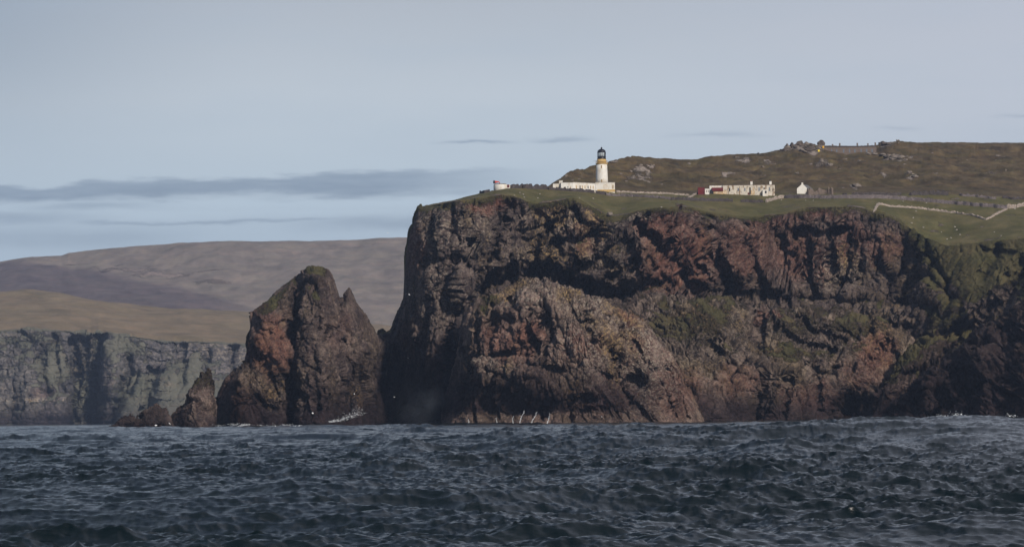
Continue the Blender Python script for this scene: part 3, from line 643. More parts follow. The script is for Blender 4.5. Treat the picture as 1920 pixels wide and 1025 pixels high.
def sp_paint(px, py, P_, N_, N2_):
    g = np.clip(.42 + up_attr(N2_, P_, 81, .20, .5) * .5, 0, 1) * sstep(P_[..., 2], 10, 22)
    return np.stack([g, .15 + 0 * px, darkzone(P_, 8, 26), .2 + 0 * px], -1)
o, _, _ = mass('green_spur', 1628, 2100, SP, lambda px, py: spb(px, py) + sp_cr(px, py), 200, 1.3, 18, 10, 40, .7, (-.4, .2), 81, 1.0, M_rock, sp_paint, jag=4, amp=.6, keep=.9)
tag(o, 'steep green grass spur running down into the shaded gully at right', 'hillside spur')
SL = [(1560, 800), (1600, 792), (1640, 778), (1680, 752), (1700, 738), (1718, 722), (1745, 698), (1770, 680), (1800, 652), (1830, 625), (1850, 612), (1880, 590), (1905, 575), (1930, 560), (2000, 520), (2120, 480)]
slb = lerpD([(1560, 1418), (1640, 1396), (1750, 1358), (1860, 1316), (1960, 1280), (2120, 1220)], [(1560, 1428), (1640, 1416), (1750, 1396), (1860, 1376), (1960, 1350), (2120, 1300)], 560)
def sl_paint(px, py, P_, N_, N2_):
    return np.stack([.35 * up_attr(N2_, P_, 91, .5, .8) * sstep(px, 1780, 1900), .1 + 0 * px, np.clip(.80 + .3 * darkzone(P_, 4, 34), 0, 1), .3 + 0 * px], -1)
sl_cr = crease_map([([(1700, 760), (1800, 690), (1900, 640)], 8, 4), ([(1740, 780), (1850, 720), (1960, 660)], 9, 5), ([(1800, 700), (1820, 760)], 8, 4), ([(1880, 620), (1860, 680)], 8, 4)], [])
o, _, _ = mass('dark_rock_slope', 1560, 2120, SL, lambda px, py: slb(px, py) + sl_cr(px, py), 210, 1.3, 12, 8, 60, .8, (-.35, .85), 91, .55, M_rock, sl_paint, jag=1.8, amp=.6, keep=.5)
tag(o, 'near-black rocky slope rising from the sea at the right edge', 'rock slope')

# ---- distant coast ----------------------------------------------------------
FC_R = [(-160, 617), (0, 619), (60, 616), (110, 617), (170, 624), (185, 621), (260, 631), (290, 635), (380, 640), (460, 645), (600, 652), (820, 664)]
FC_C = [(-160, 546), (0, 543), (50, 542.5), (110, 548), (180, 559), (240, 566), (330, 575), (430, 581), (520, 592), (650, 606), (820, 622)]
fcols = np.arange(-160, 820.1, 1.5)
fc_cr = crease_map([([(140, 640), (148, 700), (140, 800)], 10, 30), ([(185, 625), (178, 700), (176, 800)], 14, 34), ([(160, 640), (160, 800)], 22, 30), ([(72, 650), (78, 690), (90, 740)], 9, 16), ([(240, 670), (242, 700), (222, 760), (205, 800)], 12, 26), ([(258, 700), (240, 740)], 7, 14),
                    ([(290, 690), (280, 740), (270, 790)], 12, 24), ([(345, 650), (340, 720)], 9, 14), ([(440, 650), (430, 700)], 12, 18), ([(30, 700), (20, 790)], 7, 8), ([(-60, 640), (-50, 800)], 16, 26), ([(390, 660), (380, 790)], 8, 10), ([(100, 630), (110, 700), (125, 740)], 7, 12)],
                   [(160, 720, 34, 90, 14), (110, 740, 26, 60, -10), (210, 700, 24, 50, -12), (320, 740, 40, 60, -14), (60, 720, 30, 70, -12)], 1.0)
R_ = interp(FC_R, fcols); K_ = interp(FC_C, fcols)
B_ = py_of_z(fcols, -6.0, 3600 + 0 * fcols)
ta = np.linspace(0, 1, 230)[:, None]; tb = np.linspace(0, 1, 91)[1:, None]; tcn = np.linspace(0, 1, 13)[1:, None]
PYa = B_ + (R_ - B_) * ta; PXa = np.repeat(fcols[None], 230, 0)
ledge = 5.0 * np.floor(ta * 11 + .6 * fbm(PXa / 60, PYa * 0, PXa * 0, 1, 2, 3)) / 11 * 8
Da = 3570 + ledge + 40 * ta + fc_cr(PXa, PYa) * (1 - .5 * ta) * 1.5 + 0 * PXa
# grass fans lean out at the foot of the right-hand cliffs
Da = Da - 34 * sstep(PXa, 150, 330) * (1 - sstep(ta, 0, .8))
PYb = R_ + (K_ - R_) * tb; PXb = np.repeat(fcols[None], 90, 0)
Db = Da[-1] * (1 - sstep(tb, 0, .15)) + 3660 * sstep(tb, 0, .15) + 620 * tb ** 1.1
PYf = np.concatenate([PYa, PYb], 0); PXf = np.concatenate([PXa, PXb], 0); Df = np.concatenate([Da, Db], 0)
Pf = np.stack(pix(PXf, PYf, Df), -1)
Ab = Pf[-1]; back = np.stack([np.repeat(Ab[None, :, 0], 12, 0), Ab[None, :, 1] + 420 * tcn, Ab[None, :, 2] * (1 - tcn ** 2) - 6 * tcn], -1)
Pf = np.concatenate([Pf, back], 0); PXf = np.concatenate([PXf, np.repeat(fcols[None], 12, 0)], 0); PYf = np.concatenate([PYf, np.repeat(K_[None], 12, 0)], 0)
Nf = grid_normals(Pf)
ri = np.arange(Pf.shape[0])[:, None] + 0 * PXf
wc = (1 - sstep(ri, 222, 236)) * sstep(Pf[..., 2], -6, 8)
dF = rock_disp(Pf / 1.9, wc.astype(f4), 1.0, (.1, .0), 101, stretch=1.8) * 2.3 * (.17 + .12 * sstep(PXf, 150, 40))
dF = dF + wc * (1.1 * noise3(Pf[..., 0] / 140, Pf[..., 1] * 0, Pf[..., 2] / 6.5, 131) + .7 * noise3(Pf[..., 0] / 60, Pf[..., 1] * 0, Pf[..., 2] / 2.8, 132) + 9 * fbm(Pf[..., 0], Pf[..., 1], Pf[..., 2] * .3, 70, 4, 133))
dF = dF + (1 - wc) * 9 * fbm(Pf[..., 0], Pf[..., 1], Pf[..., 2], 130, 5, 103)
Pf = Pf + Nf * dF[..., None]
Nf2 = grid_normals(Pf)
gfm = blob_map([(270, 760, 60, 60, .9), (330, 760, 60, 60, .9), (360, 700, 30, 40, .6), (220, 650, 60, 20, .6), (100, 680, 30, 50, .7), (40, 640, 60, 12, .5), (160, 740, 30, 60, .5)])
orm = blob_map([(80, 740, 24, 16, .9), (200, 710, 20, 20, .4), (100, 720, 12, 30, .6)], 10)
gf = np.where(ri > 224, 1.0, np.clip(gfm(PXf, PYf) * .75 + .25 + .5 * up_attr(Nf2, Pf, 105, .3, .6), 0, 1))
guano = np.exp(-((Pf[..., 2] - 27 - 1.5 * noise3(Pf[..., 0] / 30, Pf[..., 0] * 0, Pf[..., 0] * 0, 3)) / 1.6) ** 2) * sstep(-PXf, -140, -110) + .8 * np.exp(-((Pf[..., 2] - 40) / 1.2) ** 2) * sstep(-PXf, -40, -20)
pf_ = np.clip(.25 + 1.6 * guano + .5 * sstep(PXf, 330, 380) * sstep(-PYf, -740, -650), 0, 1)
colf = np.stack([gf, orm(PXf, PYf) * .35, np.where(ri > 224, 0, darkzone(Pf, 4, 30, 9)), pf_], -1)
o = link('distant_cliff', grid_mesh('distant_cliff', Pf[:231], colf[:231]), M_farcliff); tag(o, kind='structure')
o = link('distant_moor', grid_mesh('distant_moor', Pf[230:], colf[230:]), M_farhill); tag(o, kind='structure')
# the broad hill behind
BH_S = [(-200, 495), (0, 491), (20, 487), (60, 483), (115, 480), (128, 475), (180, 469), (250, 462), (330, 457), (400, 454), (440, 452.5), (520, 453), (620, 450.5), (680, 447), (765, 443), (900, 438)]
bcols = np.arange(-200, 900.1, 2.0)
S_ = interp(BH_S, bcols) + .5 * noise3(bcols / 30, 0 * bcols, 0 * bcols, 4)
rb = 150; tt = np.linspace(0, 1, rb)[:, None]
PYb = 655 + (S_ - 655) * tt; PXb = np.repeat(bcols[None], rb, 0)
Db = 4350 + 1500 * tt ** .9 + 0 * PXb
# a spur in the left half whose near side falls away in shade
crest = interp([(-200, 480), (0, 488), (90, 495), (200, 508), (330, 535), (460, 575), (600, 640)], PXb)
Db = Db + 190 * sstep(PYb - crest, -6, 55) * (1 - sstep(PXb, 330, 560)) * -1
Pb = np.stack(pix(PXb, PYb, Db), -1)
Ab = Pb[-1]; tcn = np.linspace(0, 1, 9)[1:, None]
back = np.stack([np.repeat(Ab[None, :, 0], 8, 0), Ab[None, :, 1] + 900 * tcn, Ab[None, :, 2] * (1 - tcn ** 2) - 6 * tcn], -1)
Pb = np.concatenate([Pb, back], 0)
Nb = grid_normals(Pb)
Pb = Pb + Nb * ((16 * fbm(Pb[..., 0], Pb[..., 1] * .6, Pb[..., 2], 260, 5, 203) + 3.5 * fbm(Pb[..., 0], Pb[..., 1] * .6, Pb[..., 2] * 1.5, 60, 4, 207, ridge=True)) * np.where(np.arange(Pb.shape[0]) > rb - 6, .3, 1)[:, None])[..., None]
sc_ = fbm(Pb[..., 0] / 3, Pb[..., 1], Pb[..., 2] * 2, 90, 4, 209)
PXb2 = np.concatenate([PXb, np.repeat(bcols[None], 8, 0)], 0); PYb2 = np.concatenate([PYb, np.repeat(S_[None], 8, 0)], 0)
scree = blob_map([(130, 493, 60, 5, .9), (230, 505, 70, 6, 1), (300, 515, 60, 5, .9), (400, 530, 60, 6, .6)], 5)
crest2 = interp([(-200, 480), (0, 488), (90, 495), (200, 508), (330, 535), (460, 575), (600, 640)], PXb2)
flank_shade = sstep(PYb2 - crest2 + 5 * sc_, -2, 10) * (1 - sstep(PXb2, 380, 520))  # shade on the spur's near flank, painted through the dark channel
colb = np.stack([np.clip(1 - scree(PXb2, PYb2) * .9 * sstep(sc_, -.35, .25) - .5 * sstep(sc_, .4, .7), 0, 1), 0 * sc_, flank_shade, .3 + 0 * sc_], -1)
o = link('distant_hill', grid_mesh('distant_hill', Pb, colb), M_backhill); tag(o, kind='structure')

# ------------------------------------------------------------------ sea
def ocean_tile(Nn, L, wdir, lmin, lmax, std, seed, spread=2.0, back=.25, p=4.0):
    rng = np.random.default_rng(seed)
    k = np.fft.fftfreq(Nn, L / Nn) * 2 * math.pi
    kx, ky = np.meshgrid(k, k); kk = np.hypot(kx, ky); kk[0, 0] = 1
    cosw = (kx * wdir[0] + ky * wdir[1]) / kk
    lam = 2 * math.pi / kk
    S_ = kk ** (-p) * (np.abs(cosw) ** spread) * np.where(cosw > 0, 1, back) + kk ** (-p) * .04
    S_ *= (1 / (1 + (lam / lmax) ** 8)) * (1 / (1 + (lmin / lam) ** 8)); S_[0, 0] = 0
    a = np.sqrt(S_) * (rng.normal(size=kk.shape) + 1j * rng.normal(size=kk.shape))
    h = np.fft.ifft2(a).real; s = std / h.std()
    dx = np.fft.ifft2(a * (1j) * kx / kk).real * s; dy = np.fft.ifft2(a * (1j) * ky / kk).real * s
    return (h * s).astype(f4), dx.astype(f4), dy.astype(f4)
def tile_sample(tiles, L, x, y, ang):
    c, s = math.cos(ang), math.sin(ang); n = tiles[0].shape[0]
    u = ((x * c + y * s) / L % 1.0) * n; v = ((-x * s + y * c) / L % 1.0) * n
    i = u.astype(int) % n; j = v.astype(int) % n; fu = (u - np.floor(u)).astype(f4); fv = (v - np.floor(v)).astype(f4); i2 = (i + 1) % n; j2 = (j + 1) % n
    r = []
    for t_ in tiles: r.append((t_[j, i] * (1 - fu) + t_[j, i2] * fu) * (1 - fv) + (t_[j2, i] * (1 - fu) + t_[j2, i2] * fu) * fv)
    return r[0], r[1] * c - r[2] * s, r[1] * s + r[2] * c
t_swell = ocean_tile(512, 613.0, (.25, -.97), 9, 70, .46, 11, 3.0, .0)
t_mid = ocean_tile(1024, 137.0, (.2, -.98), 1.0, 9, .118, 12, 4.0, .10, 3.6)
t_chop = ocean_tile(1024, 37.0, (.1, -.99),   .18, 1.5, .036, 23, 1.6, .35, 3.3)
SLOPE = math.tan(math.radians(12.5))
yr = [22.0]
while yr[-1] < 50: yr.append(yr[-1] * 1.006)
while yr[-1] < 330: yr.append(yr[-1] * 1.0016)
while yr[-1] < 1700: yr.append(yr[-1] * 1.0028)
while yr[-1] < 7600: yr.append(yr[-1] * 1.02)
yr = np.array(yr); uu = np.linspace(-1, 1, 1500)
Yg = np.repeat(yr[:, None], uu.size, 1); Xg = uu[None] * SLOPE * Yg + uu[None] * 12
hs, xs_, ys_ = tile_sample(t_swell, 613.0, Xg, Yg, 0.0)
hm, xm, ym = tile_sample(t_mid, 137.0, Xg, Yg, .13)
hc, xc, yc = tile_sample(t_chop, 37.0, Xg, Yg, -.21)
gust = (.80 + 1.0 * np.clip(fbm(Xg / 1.0, Yg * .6, Yg * 0, 38, 3, 301) + .25, -.35, .8)).astype(f4)
fm = (1 - sstep(Yg, 1700, 2600)); fs = fm
Xs = Xg + (.85 * xm * gust + .45 * xc * gust) * fm + .6 * xs_ * fs; Ys = Yg + (.85 * ym * gust + .45 * yc * gust) * fm + .6 * ys_ * fs
Zs = (hm * gust + hc * gust) * fm + hs * fs
def hump(px, D, wx, wy, h):
    x0 = (px - 960) / FPX * D
    return h * np.exp(-((Xg - x0) / wx) ** 2 - ((Yg - D) / wy) ** 2)
Zs = Zs + hump(765, 300, 2.6, 9, 1.3) + hump(700, 215, 6, 10, .9) + hump(1440, 260, 4.0, 9, .9) + hump(1840, 75, 2.0, 4, .35) + 2.3 * np.exp(-(((Xg - 25) / 34) ** 4)) * np.exp(-((Yg - 330) / 30) ** 2)
Zs = Zs - .0 
sea_me = grid_mesh('sea', np.stack([Xs, Ys, Zs], -1))
M_sea, t, b = new_mat('sea_water'); co = objco(t)
b.inputs['Base Color'].default_value = (.0018, .0058, .0080, 1); b.inputs['Roughness'].default_value = .2
b.inputs['IOR'].default_value = 1.33; b.inputs['Specular IOR Level'].default_value = .45
bn = t.noise(t.mapping(co, (.6, 1, 1)), 3.0, 7, .62); bp = t.node('ShaderNodeBump'); bp.inputs['Distance'].default_value = .035; bp.inputs['Strength'].default_value = .8
t.put(bp.inputs['Height'], bn); t.l.new(bp.outputs[0], b.inputs['Normal'])
sea = link('sea', sea_me, M_sea); tag(sea, kind='structure')
# >>>OBJ
# ------------------------------------------------------------------ buildings
M_white = plain('white_paint', (.62, .60, .55), .6, .12, .7, (.46, .38, .26), .5)
M_ochre = plain('ochre_paint', (.46, .31, .12), .6, .2, 1.2)
M_black = plain('black_paint', (.012, .013, .018), .4, .2, 1.0)
M_dark = plain('dark_opening', (.010, .010, .012), .5, .1)
M_redp = plain('red_paint', (.115, .014, .016), .7, .3, 1.0, (.05, .012, .012), .6)
M_horn = plain('horn_red', (.50, .055, .030), .45, .15, 1.0)
M_roofg = plain('flat_roof', (.10, .10, .10), .8, .3)
M_patch = plain('peeling_render', (.52, .475, .40), .8, .3, 1.1, (.20, .14, .085), 1.6)
M_tan = plain('bare_render', (.42, .30, .17), .85, .25, 1.2, (.60, .52, .40), .6)
M_stoneb = plain('brown_stonework', (.14, .108, .088), .9, .4, 1.4)
M_pot = plain('chimney_pot', (.16, .07, .045), .8, .3)
M_pane = plain('dull_blue_pane', (.13, .155, .19), .25, .2)
M_gull = plain('white_plumage', (.78, .78, .78), .6, .05)
M_wing = plain('grey_wing', (.30, .32, .35), .6, .1)
M_yel = plain('yellow_board', (.75, .55, .04), .6, .1)
M_amb = plain('amber_board', (.62, .33, .03), .6, .1)
M_steel = plain('weathered_steel', (.16, .16, .17), .5, .2)
M_pst = plain('whitish_stone', (.28, .26, .23), .9, .2)
M_crag = plain('crag_rock', (.085, .068, .058), .95, .5, .8)
M_pale = plain('pale_boulder', (.16, .135, .115), .9, .35, .9)
def stone_mat(name, col, var=.45):
    m, t, b = new_mat(name); co = objco(t)
    v = t.node('ShaderNodeTexVoronoi'); v.inputs['Scale'].default_value = 2.0; t.put(v.inputs['Vector'], t.mapping(co, (1, 1, 1.8)))
    r = t.node('ShaderNodeSeparateColor'); t.put(r.inputs[0], v.outputs['Color'])
    a = tuple(c * (1 - var) for c in col); z = tuple(c * (1 + var) for c in col)
    c = t.ramp(r.outputs[0], [(0, a), (1, z)]); c = t.mix(t.step(t.noise(co, .35, 4), .42, .66), c, tuple(q * .8 for q in col))
    t.put(b.inputs['Base Color'], c); b.inputs['Roughness'].default_value = .95
    bp = t.node('ShaderNodeBump'); bp.inputs['Distance'].default_value = .15; t.put(bp.inputs['Height'], v.outputs['Distance']); t.l.new(bp.outputs[0], b.inputs['Normal'])
    return m
M_wdark = stone_mat('dark_drystone', (.060, .050, .048)); M_wmid = stone_mat('grey_drystone', (.125, .105, .105)); M_wpale = stone_mat('pale_drystone', (.27, .225, .19))
M_glass, t, b = new_mat('lantern_glass')
b.inputs['Base Color'].default_value = (.62, .70, .74, 1); b.inputs['Roughness'].default_value = .08; b.inputs['Specular IOR Level'].default_value = .6
b.inputs['Alpha'].default_value = .55

def root_at(name, px, py, rz=0.0, sink=.25):
    g = ground(px, py); e = empty(name, (g.x, g.y, g.z - sink), rz); return e, g.y / FPX
class Bld:
    """box work in photo pixels: x to the right of the root, z up, y metres away from the viewer"""
    def __init__(s, root, px0, py0, s_, sink=.25): s.r = root; s.px = px0; s.py = py0; s.s = s_; s.k = sink
    def X(s, px): return (px - s.px) * s.s
    def Z(s, py): return (s.py - py) * s.s + s.k
    def box(s, name, mat, xa, xb, ytop, ybot, y0, y1, parent=None, bottom=None, **kw):
        m = MB().box(s.X(xa), s.X(xb), y0, y1, s.Z(ybot) if bottom is None else bottom, s.Z(ytop), **kw)
        return m.build(name, mat, parent or s.r)
def window(b, xa, xb, yt, yb, yf, frame, pane, name='window', fw=.14):
    """a framed opening whose frame stands 3 cm proud of the wall at depth yf; pane set in it"""
    m = MB(); x0, x1, z0, z1 = b.X(xa), b.X(xb), b.Z(yb), b.Z(yt)
    m.box(x0 - fw, x0, yf - .05, yf + .1, z0 - fw, z1 + fw); m.box(x1, x1 + fw, yf - .05, yf + .1, z0 - fw, z1 + fw)
    m.box(x0, x1, yf - .05, yf + .1, z1, z1 + fw); m.box(x0, x1, yf - .07, yf + .1, z0 - fw, z0)
    f = m.build(name, frame, b.r)
    MB().box(x0, x1, yf - .012, yf + .08, z0, z1).build('pane', pane, f)
    return f

# ---- lighthouse ------------------------------------------------------------
lh, s_ = root_at('lighthouse', 1130, 357.5)
tag(lh, 'tall white lighthouse tower with ochre band and black lantern on the headland', 'lighthouse')
b = Bld(lh, 1130, 357.5, s_)
base = MB().box(b.X(1117), b.X(1153.2), -2.6, 6.4, -1.2, b.Z(344.2)).build('base_building', M_white, lh)
MB().box(b.X(1116.6), b.X(1153.6), -2.72, 6.5, b.Z(344.2), b.Z(343.2)).build('parapet', M_white, base)
MB().box(b.X(1116.8), b.X(1153.4), -2.68, -2.6, -.6, b.Z(356.4)).build('plinth', M_ochre, base)
dr = MB().box(b.X(1132.9), b.X(1136.9), -2.66, -2.6, b.Z(355.5), b.Z(347.4)).build('door_frame', M_tan, lh)
MB().box(b.X(1133.7), b.X(1136.1), -2.70, -2.66, b.Z(355.4), b.Z(348.2)).build('door', M_white, dr)
window(b, 1148.9, 1150.1, 348.6, 354.4, -2.6, M_ochre, M_pane, fw=.16)
tx = b.X(1129.3); ty = .9
tw = MB().lathe([(2.92, b.Z(343.4)), (2.86, b.Z(335)), (2.68, b.Z(318)), (2.58, b.Z(308.6))], 40, tx, ty).build('tower', M_white, lh, True)
for pt, pb_ in ((310.8, 316.2), (337.6, 343.2)):
    rr = 2.62 if pt < 320 else 2.88
    f = MB().box(tx - .42, tx + .10, ty - rr - .06, ty - rr + .5, b.Z(pb_) - .1, b.Z(pt) + .1).build('window', M_ochre, lh)
    MB().box(tx - .30, tx - .04, ty - rr - .09, ty - rr - .06, b.Z(pb_), b.Z(pt)).build('pane', M_stoneb, f)
MB().lathe([(2.58, b.Z(308.6)), (2.80, b.Z(308.0)), (2.86, b.Z(307.0)), (2.86, b.Z(306.4))], 40, tx, ty).build('balcony', M_ochre, lh, True)
MB().lathe([(2.22, b.Z(306.4)), (2.16, b.Z(298.8))], 36, tx, ty).build('service_drum', M_ochre, lh, True)
rl = MB()
for k in range(28):
    a = 2 * math.pi * k / 28; cx_, cy_ = tx + 2.74 * math.cos(a), ty + 2.74 * math.sin(a)
    rl.box(cx_ - .035, cx_ + .035, cy_ - .035, cy_ + .035, b.Z(306.4), b.Z(301.6))
for zz in (301.6, 304.0):
    pts = [(tx + 2.74 * math.cos(2 * math.pi * k / 28), ty + 2.74 * math.sin(2 * math.pi * k / 28), b.Z(zz)) for k in range(29)]
    rl.tube(pts, [.045] * 29, 5)
rl.build('railing', M_ochre, lh)
MB().lathe([(2.10, b.Z(298.8)), (2.12, b.Z(298)), (2.05, b.Z(297.4)), (2.0, b.Z(294.3)), (2.04, b.Z(293.6))], 36, tx, ty).build('lantern_base', M_black, lh, True)
lg = MB().lathe([(1.90, b.Z(293.6)), (1.90, b.Z(286.3))], 24, tx, ty).build('lantern_glass', M_glass, lh, True)
ml = MB()
for k in range(12):
    a = 2 * math.pi * (k + .3) / 12; p0 = (tx + 1.97 * math.cos(a), ty + 1.97 * math.sin(a)); a2 = a + 2 * math.pi / 12; p1 = (tx + 1.97 * math.cos(a2), ty + 1.97 * math.sin(a2))
    ml.tube([(p0[0], p0[1], b.Z(293.6)), (p0[0], p0[1], b.Z(286.3))], [.06, .06], 5)
    for zz in (291.2, 288.8): ml.tube([(p0[0], p0[1], b.Z(zz)), (p1[0], p1[1], b.Z(zz))], [.03, .03], 4)
ml.build('glazing_bars', M_black, lg)
MB().lathe([(.45, b.Z(293)), (.85, b.Z(291.5)), (.95, b.Z(290)), (.85, b.Z(288.5)), (.4, b.Z(287))], 18, tx, ty).build('lens', M_white, lg, True)
MB().box(tx + 1.1, tx + 1.95, ty - 1.3, ty + 1.3, b.Z(293.5), b.Z(286.4)).build('blanking_panel', M_black, lg)
zz0 = b.Z(286.3); dome = [(2.06, zz0), (2.08, zz0 + .18)] + [(2.0 * math.cos(q), zz0 + .2 + 1.62 * math.sin(q)) for q in (0, .25, .5, .75, 1.0, 1.25, 1.42)]
dm_ = MB().lathe(dome, 36, tx, ty).build('dome', M_black, lh, True)
MB().lathe([(.30, b.Z(279.9)), (.34, b.Z(278.4)), (.42, b.Z(278)), (.42, b.Z(276.9)), (.16, b.Z(276.2)), (.05, b.Z(275.8)), (.03, b.Z(273.6))], 14, tx, ty).build('vent', M_black, dm_, True)
MB().box(tx - 3.9, tx - 2.7, ty - .04, ty + .04, b.Z(302.2), b.Z(301.8)).build('aerial_bracket', M_steel, lh)

# ---- keepers' block ----------------------------------------------------------
kb, s_ = root_at('keepers_block', 1078, 357.0)
tag(kb, 'low white flat-roofed range of rooms stretching left from the lighthouse base', 'building')
b = Bld(kb, 1078, 357.0, s_)
wl = MB().box(b.X(1052.3), b.X(1075), -3.2, 3.4, -.9, b.Z(343.2))
wl.build('wall', M_white, kb)
MB().box(b.X(1037.4), b.X(1052.3), -1.6, 3.2, -.2, b.Z(344.6)).build('store_wall', M_white, kb)
MB().box(b.X(1037.1), b.X(1052.3), -1.7, 3.3, b.Z(344.6), b.Z(344.0)).build('roof', M_roofg, kb)
MB().box(b.X(1052.1), b.X(1075.3), -3.3, 3.5, b.Z(343.2), b.Z(342.6)).build('roof', M_roofg, kb)
# the long wing steps away in slight perspective
MB().add([(b.X(1075), -2.2, -.9), (b.X(1117), 1.0, -.9), (b.X(1117), 6, -.9), (b.X(1075), 3.4, -.9), (b.X(1075), -2.2, b.Z(343.0)), (b.X(1117), 1.0, b.Z(344.8)), (b.X(1117), 6, b.Z(344.8)), (b.X(1075), 3.4, b.Z(343.0))],
         [(0, 3, 2, 1), (4, 5, 6, 7), (0, 1, 5, 4), (1, 2, 6, 5), (2, 3, 7, 6), (3, 0, 4, 7)]).build('wing_wall', M_white, kb)
MB().add([(b.X(1075), -2.35, b.Z(343.0)), (b.X(1117), .85, b.Z(344.8)), (b.X(1117), 6.1, b.Z(344.8)), (b.X(1075), 3.5, b.Z(343.0)), (b.X(1075), -2.35, b.Z(342.3)), (b.X(1117), .85, b.Z(344.1)), (b.X(1117), 6.1, b.Z(344.1)), (b.X(1075), 3.5, b.Z(342.3))],
         [(0, 3, 2, 1), (4, 5, 6, 7), (0, 1, 5, 4), (1, 2, 6, 5), (2, 3, 7, 6), (3, 0, 4, 7)]).build('roof', M_white, kb)
ch = MB().box(b.X(1049.2), b.X(1055.6), .4, 1.9, b.Z(344), b.Z(338.8)).build('chimney', M_white, kb)
MB().box(b.X(1048.8), b.X(1056.0), .3, 2.0, b.Z(338.8), b.Z(338.2)).build('chimney_cap', M_white, ch)
def opening(bb, px, w, yt, yb, yf, pane, name='window', fr=M_white): return window(bb, px - w / 2, px + w / 2, yt, yb, yf, fr, pane, name, .07)
opening(b, 1048.6, 3.0, 350.6, 353.2, -1.6, M_dark); opening(b, 1059.8, 3.0, 351.2, 353.4, -3.2, M_dark); opening(b, 1065.2, 1.6, 350.2, 353.6, -3.2, M_pane); opening(b, 1070.4, 1.4, 349.8, 354, -3.2, M_tan)
for px, w_, pn, fr in ((1081.2, 1.3, M_tan, M_ochre), (1088.0, 1.9, M_dark, M_white), (1092.6, 1.1, M_tan, M_ochre), (1097.4, 1.1, M_tan, M_ochre), (1103.2, 1.8, M_dark, M_white), (1108.0, 1.1, M_tan, M_ochre), (1113.0, 1.1, M_tan, M_ochre)):
    q = (px - 1075) / 42; window(b, px - w_ / 2, px + w_ / 2, 348.3 + q * .8, 354.0, -2.2 + 3.2 * q - .04, fr, pn, 'door' if w_ > 1.5 else 'window', .07)
yw, s_ = root_at('yard_wall', 1098, 357.6); b = Bld(yw, 1098, 357.6, s_)
MB().add([(b.X(1074), -4.6, -.1), (b.X(1119), -3.8, -.1), (b.X(1119), -3.4, -.1), (b.X(1074), -4.2, -.1), (b.X(1074), -4.6, b.Z(355.6)), (b.X(1119), -3.8, b.Z(356.2)), (b.X(1119), -3.4, b.Z(356.2)), (b.X(1074), -4.2, b.Z(355.6))],
         [(0, 3, 2, 1), (4, 5, 6, 7), (0, 1, 5, 4), (1, 2, 6, 5), (2, 3, 7, 6), (3, 0, 4, 7)]).build('wall', M_white, yw)
tag(yw, 'low white yard wall in front of the lighthouse rooms', 'wall')

# ---- foghorn -------------------------------------------------------------------
fh, s_ = root_at('foghorn_station', 938, 356.0, sink=.5)
tag(fh, 'round white foghorn house at the cliff edge with a red trumpet on top', 'foghorn station')
b = Bld(fh, 938, 356.0, s_, .5)
MB().lathe([(3.12, -2.0), (3.12, b.Z(347.2)), (3.02, b.Z(346.4))], 36, 0, 0).build('drum', M_white, fh, True)
MB().lathe([(3.05, b.Z(346.4)), (3.1, b.Z(346.0)), (2.6, b.Z(345.2)), (2.5, b.Z(344.9))], 36, 0, 0).build('roof', M_roofg, fh, True)
MB().box(b.X(949.6), b.X(956.4), -.9, 2.0, -.6, b.Z(346.6)).build('annex', M_white, fh)
MB().box(b.X(950.6), b.X(954.8), -.97, -.9, b.Z(352.4), b.Z(346.9)).build('door', M_redp, fh)
hn_ = MB().tube([(b.X(936.6), 0, b.Z(345.0)), (b.X(936.6), 0, b.Z(342.6)), (b.X(935.6), -.1, b.Z(341.6)), (b.X(933.8), -.2, b.Z(341.3)), (b.X(930), -.5, b.Z(341.5)), (b.X(927.6), -.75, b.Z(341.7)), (b.X(926.6), -.85, b.Z(341.75))],
                [.20, .20, .22, .27, .46, .62, .68], 18, True).build('horn', M_horn, fh, True)
MB().tube([(b.X(926.9), -.8, b.Z(341.75)), (b.X(925.9), -.92, b.Z(341.8))], [.74, .78], 20).build('horn_mouth', M_black, hn_)

# ---- derelict accommodation block -----------------------------------------------
rn, s_ = root_at('derelict_block', 1398, 365.6)
tag(rn, 'long derelict single-storey block with peeling white walls and two chimneys', 'building')
b = Bld(rn, 1398, 365.6, s_)
MB().box(b.X(1354.6), b.X(1452.4), 0, 6.2, -.9, b.Z(347.4)).build('wall', M_patch, rn)
rf = MB(); 
for k in range(56):
    xa = 1354.4 + k * 1.757; rf.box(b.X(xa), b.X(xa + 1.757), -.08, .5, b.Z(347.4) , b.Z(346.9 - random.random() * .9 * (1 if k % 5 else .1)))
rf.build('parapet', M_stoneb, rn); MB().box(b.X(1354.8), b.X(1452.2), .5, 6.0, b.Z(347.4), b.Z(346.6)).build('roof', M_roofg, rn)
MB().box(b.X(1330.2), b.X(1354.6), .9, 5.4, -.6, b.Z(347.2)).build('end_wall', M_white, rn)
MB().box(b.X(1330), b.X(1354.6), .8, 5.5, b.Z(347.2), b.Z(346.4)).build('end_parapet', M_stoneb, rn)
MB().box(b.X(1334.2), b.X(1354.9), -2.4, .9, b.Z(358.2), b.Z(351.8)).build('red_boarding', M_redp, rn)
MB().box(b.X(1334.6), b.X(1354.5), -1.9, .9, -.5, b.Z(358.2)).build('lean_to', M_tan, rn)
MB().box(b.X(1333.8), b.X(1336.8), -2.3, -1.9, -.5, b.Z(358.2)).build('lean_to_post', M_dark, rn)
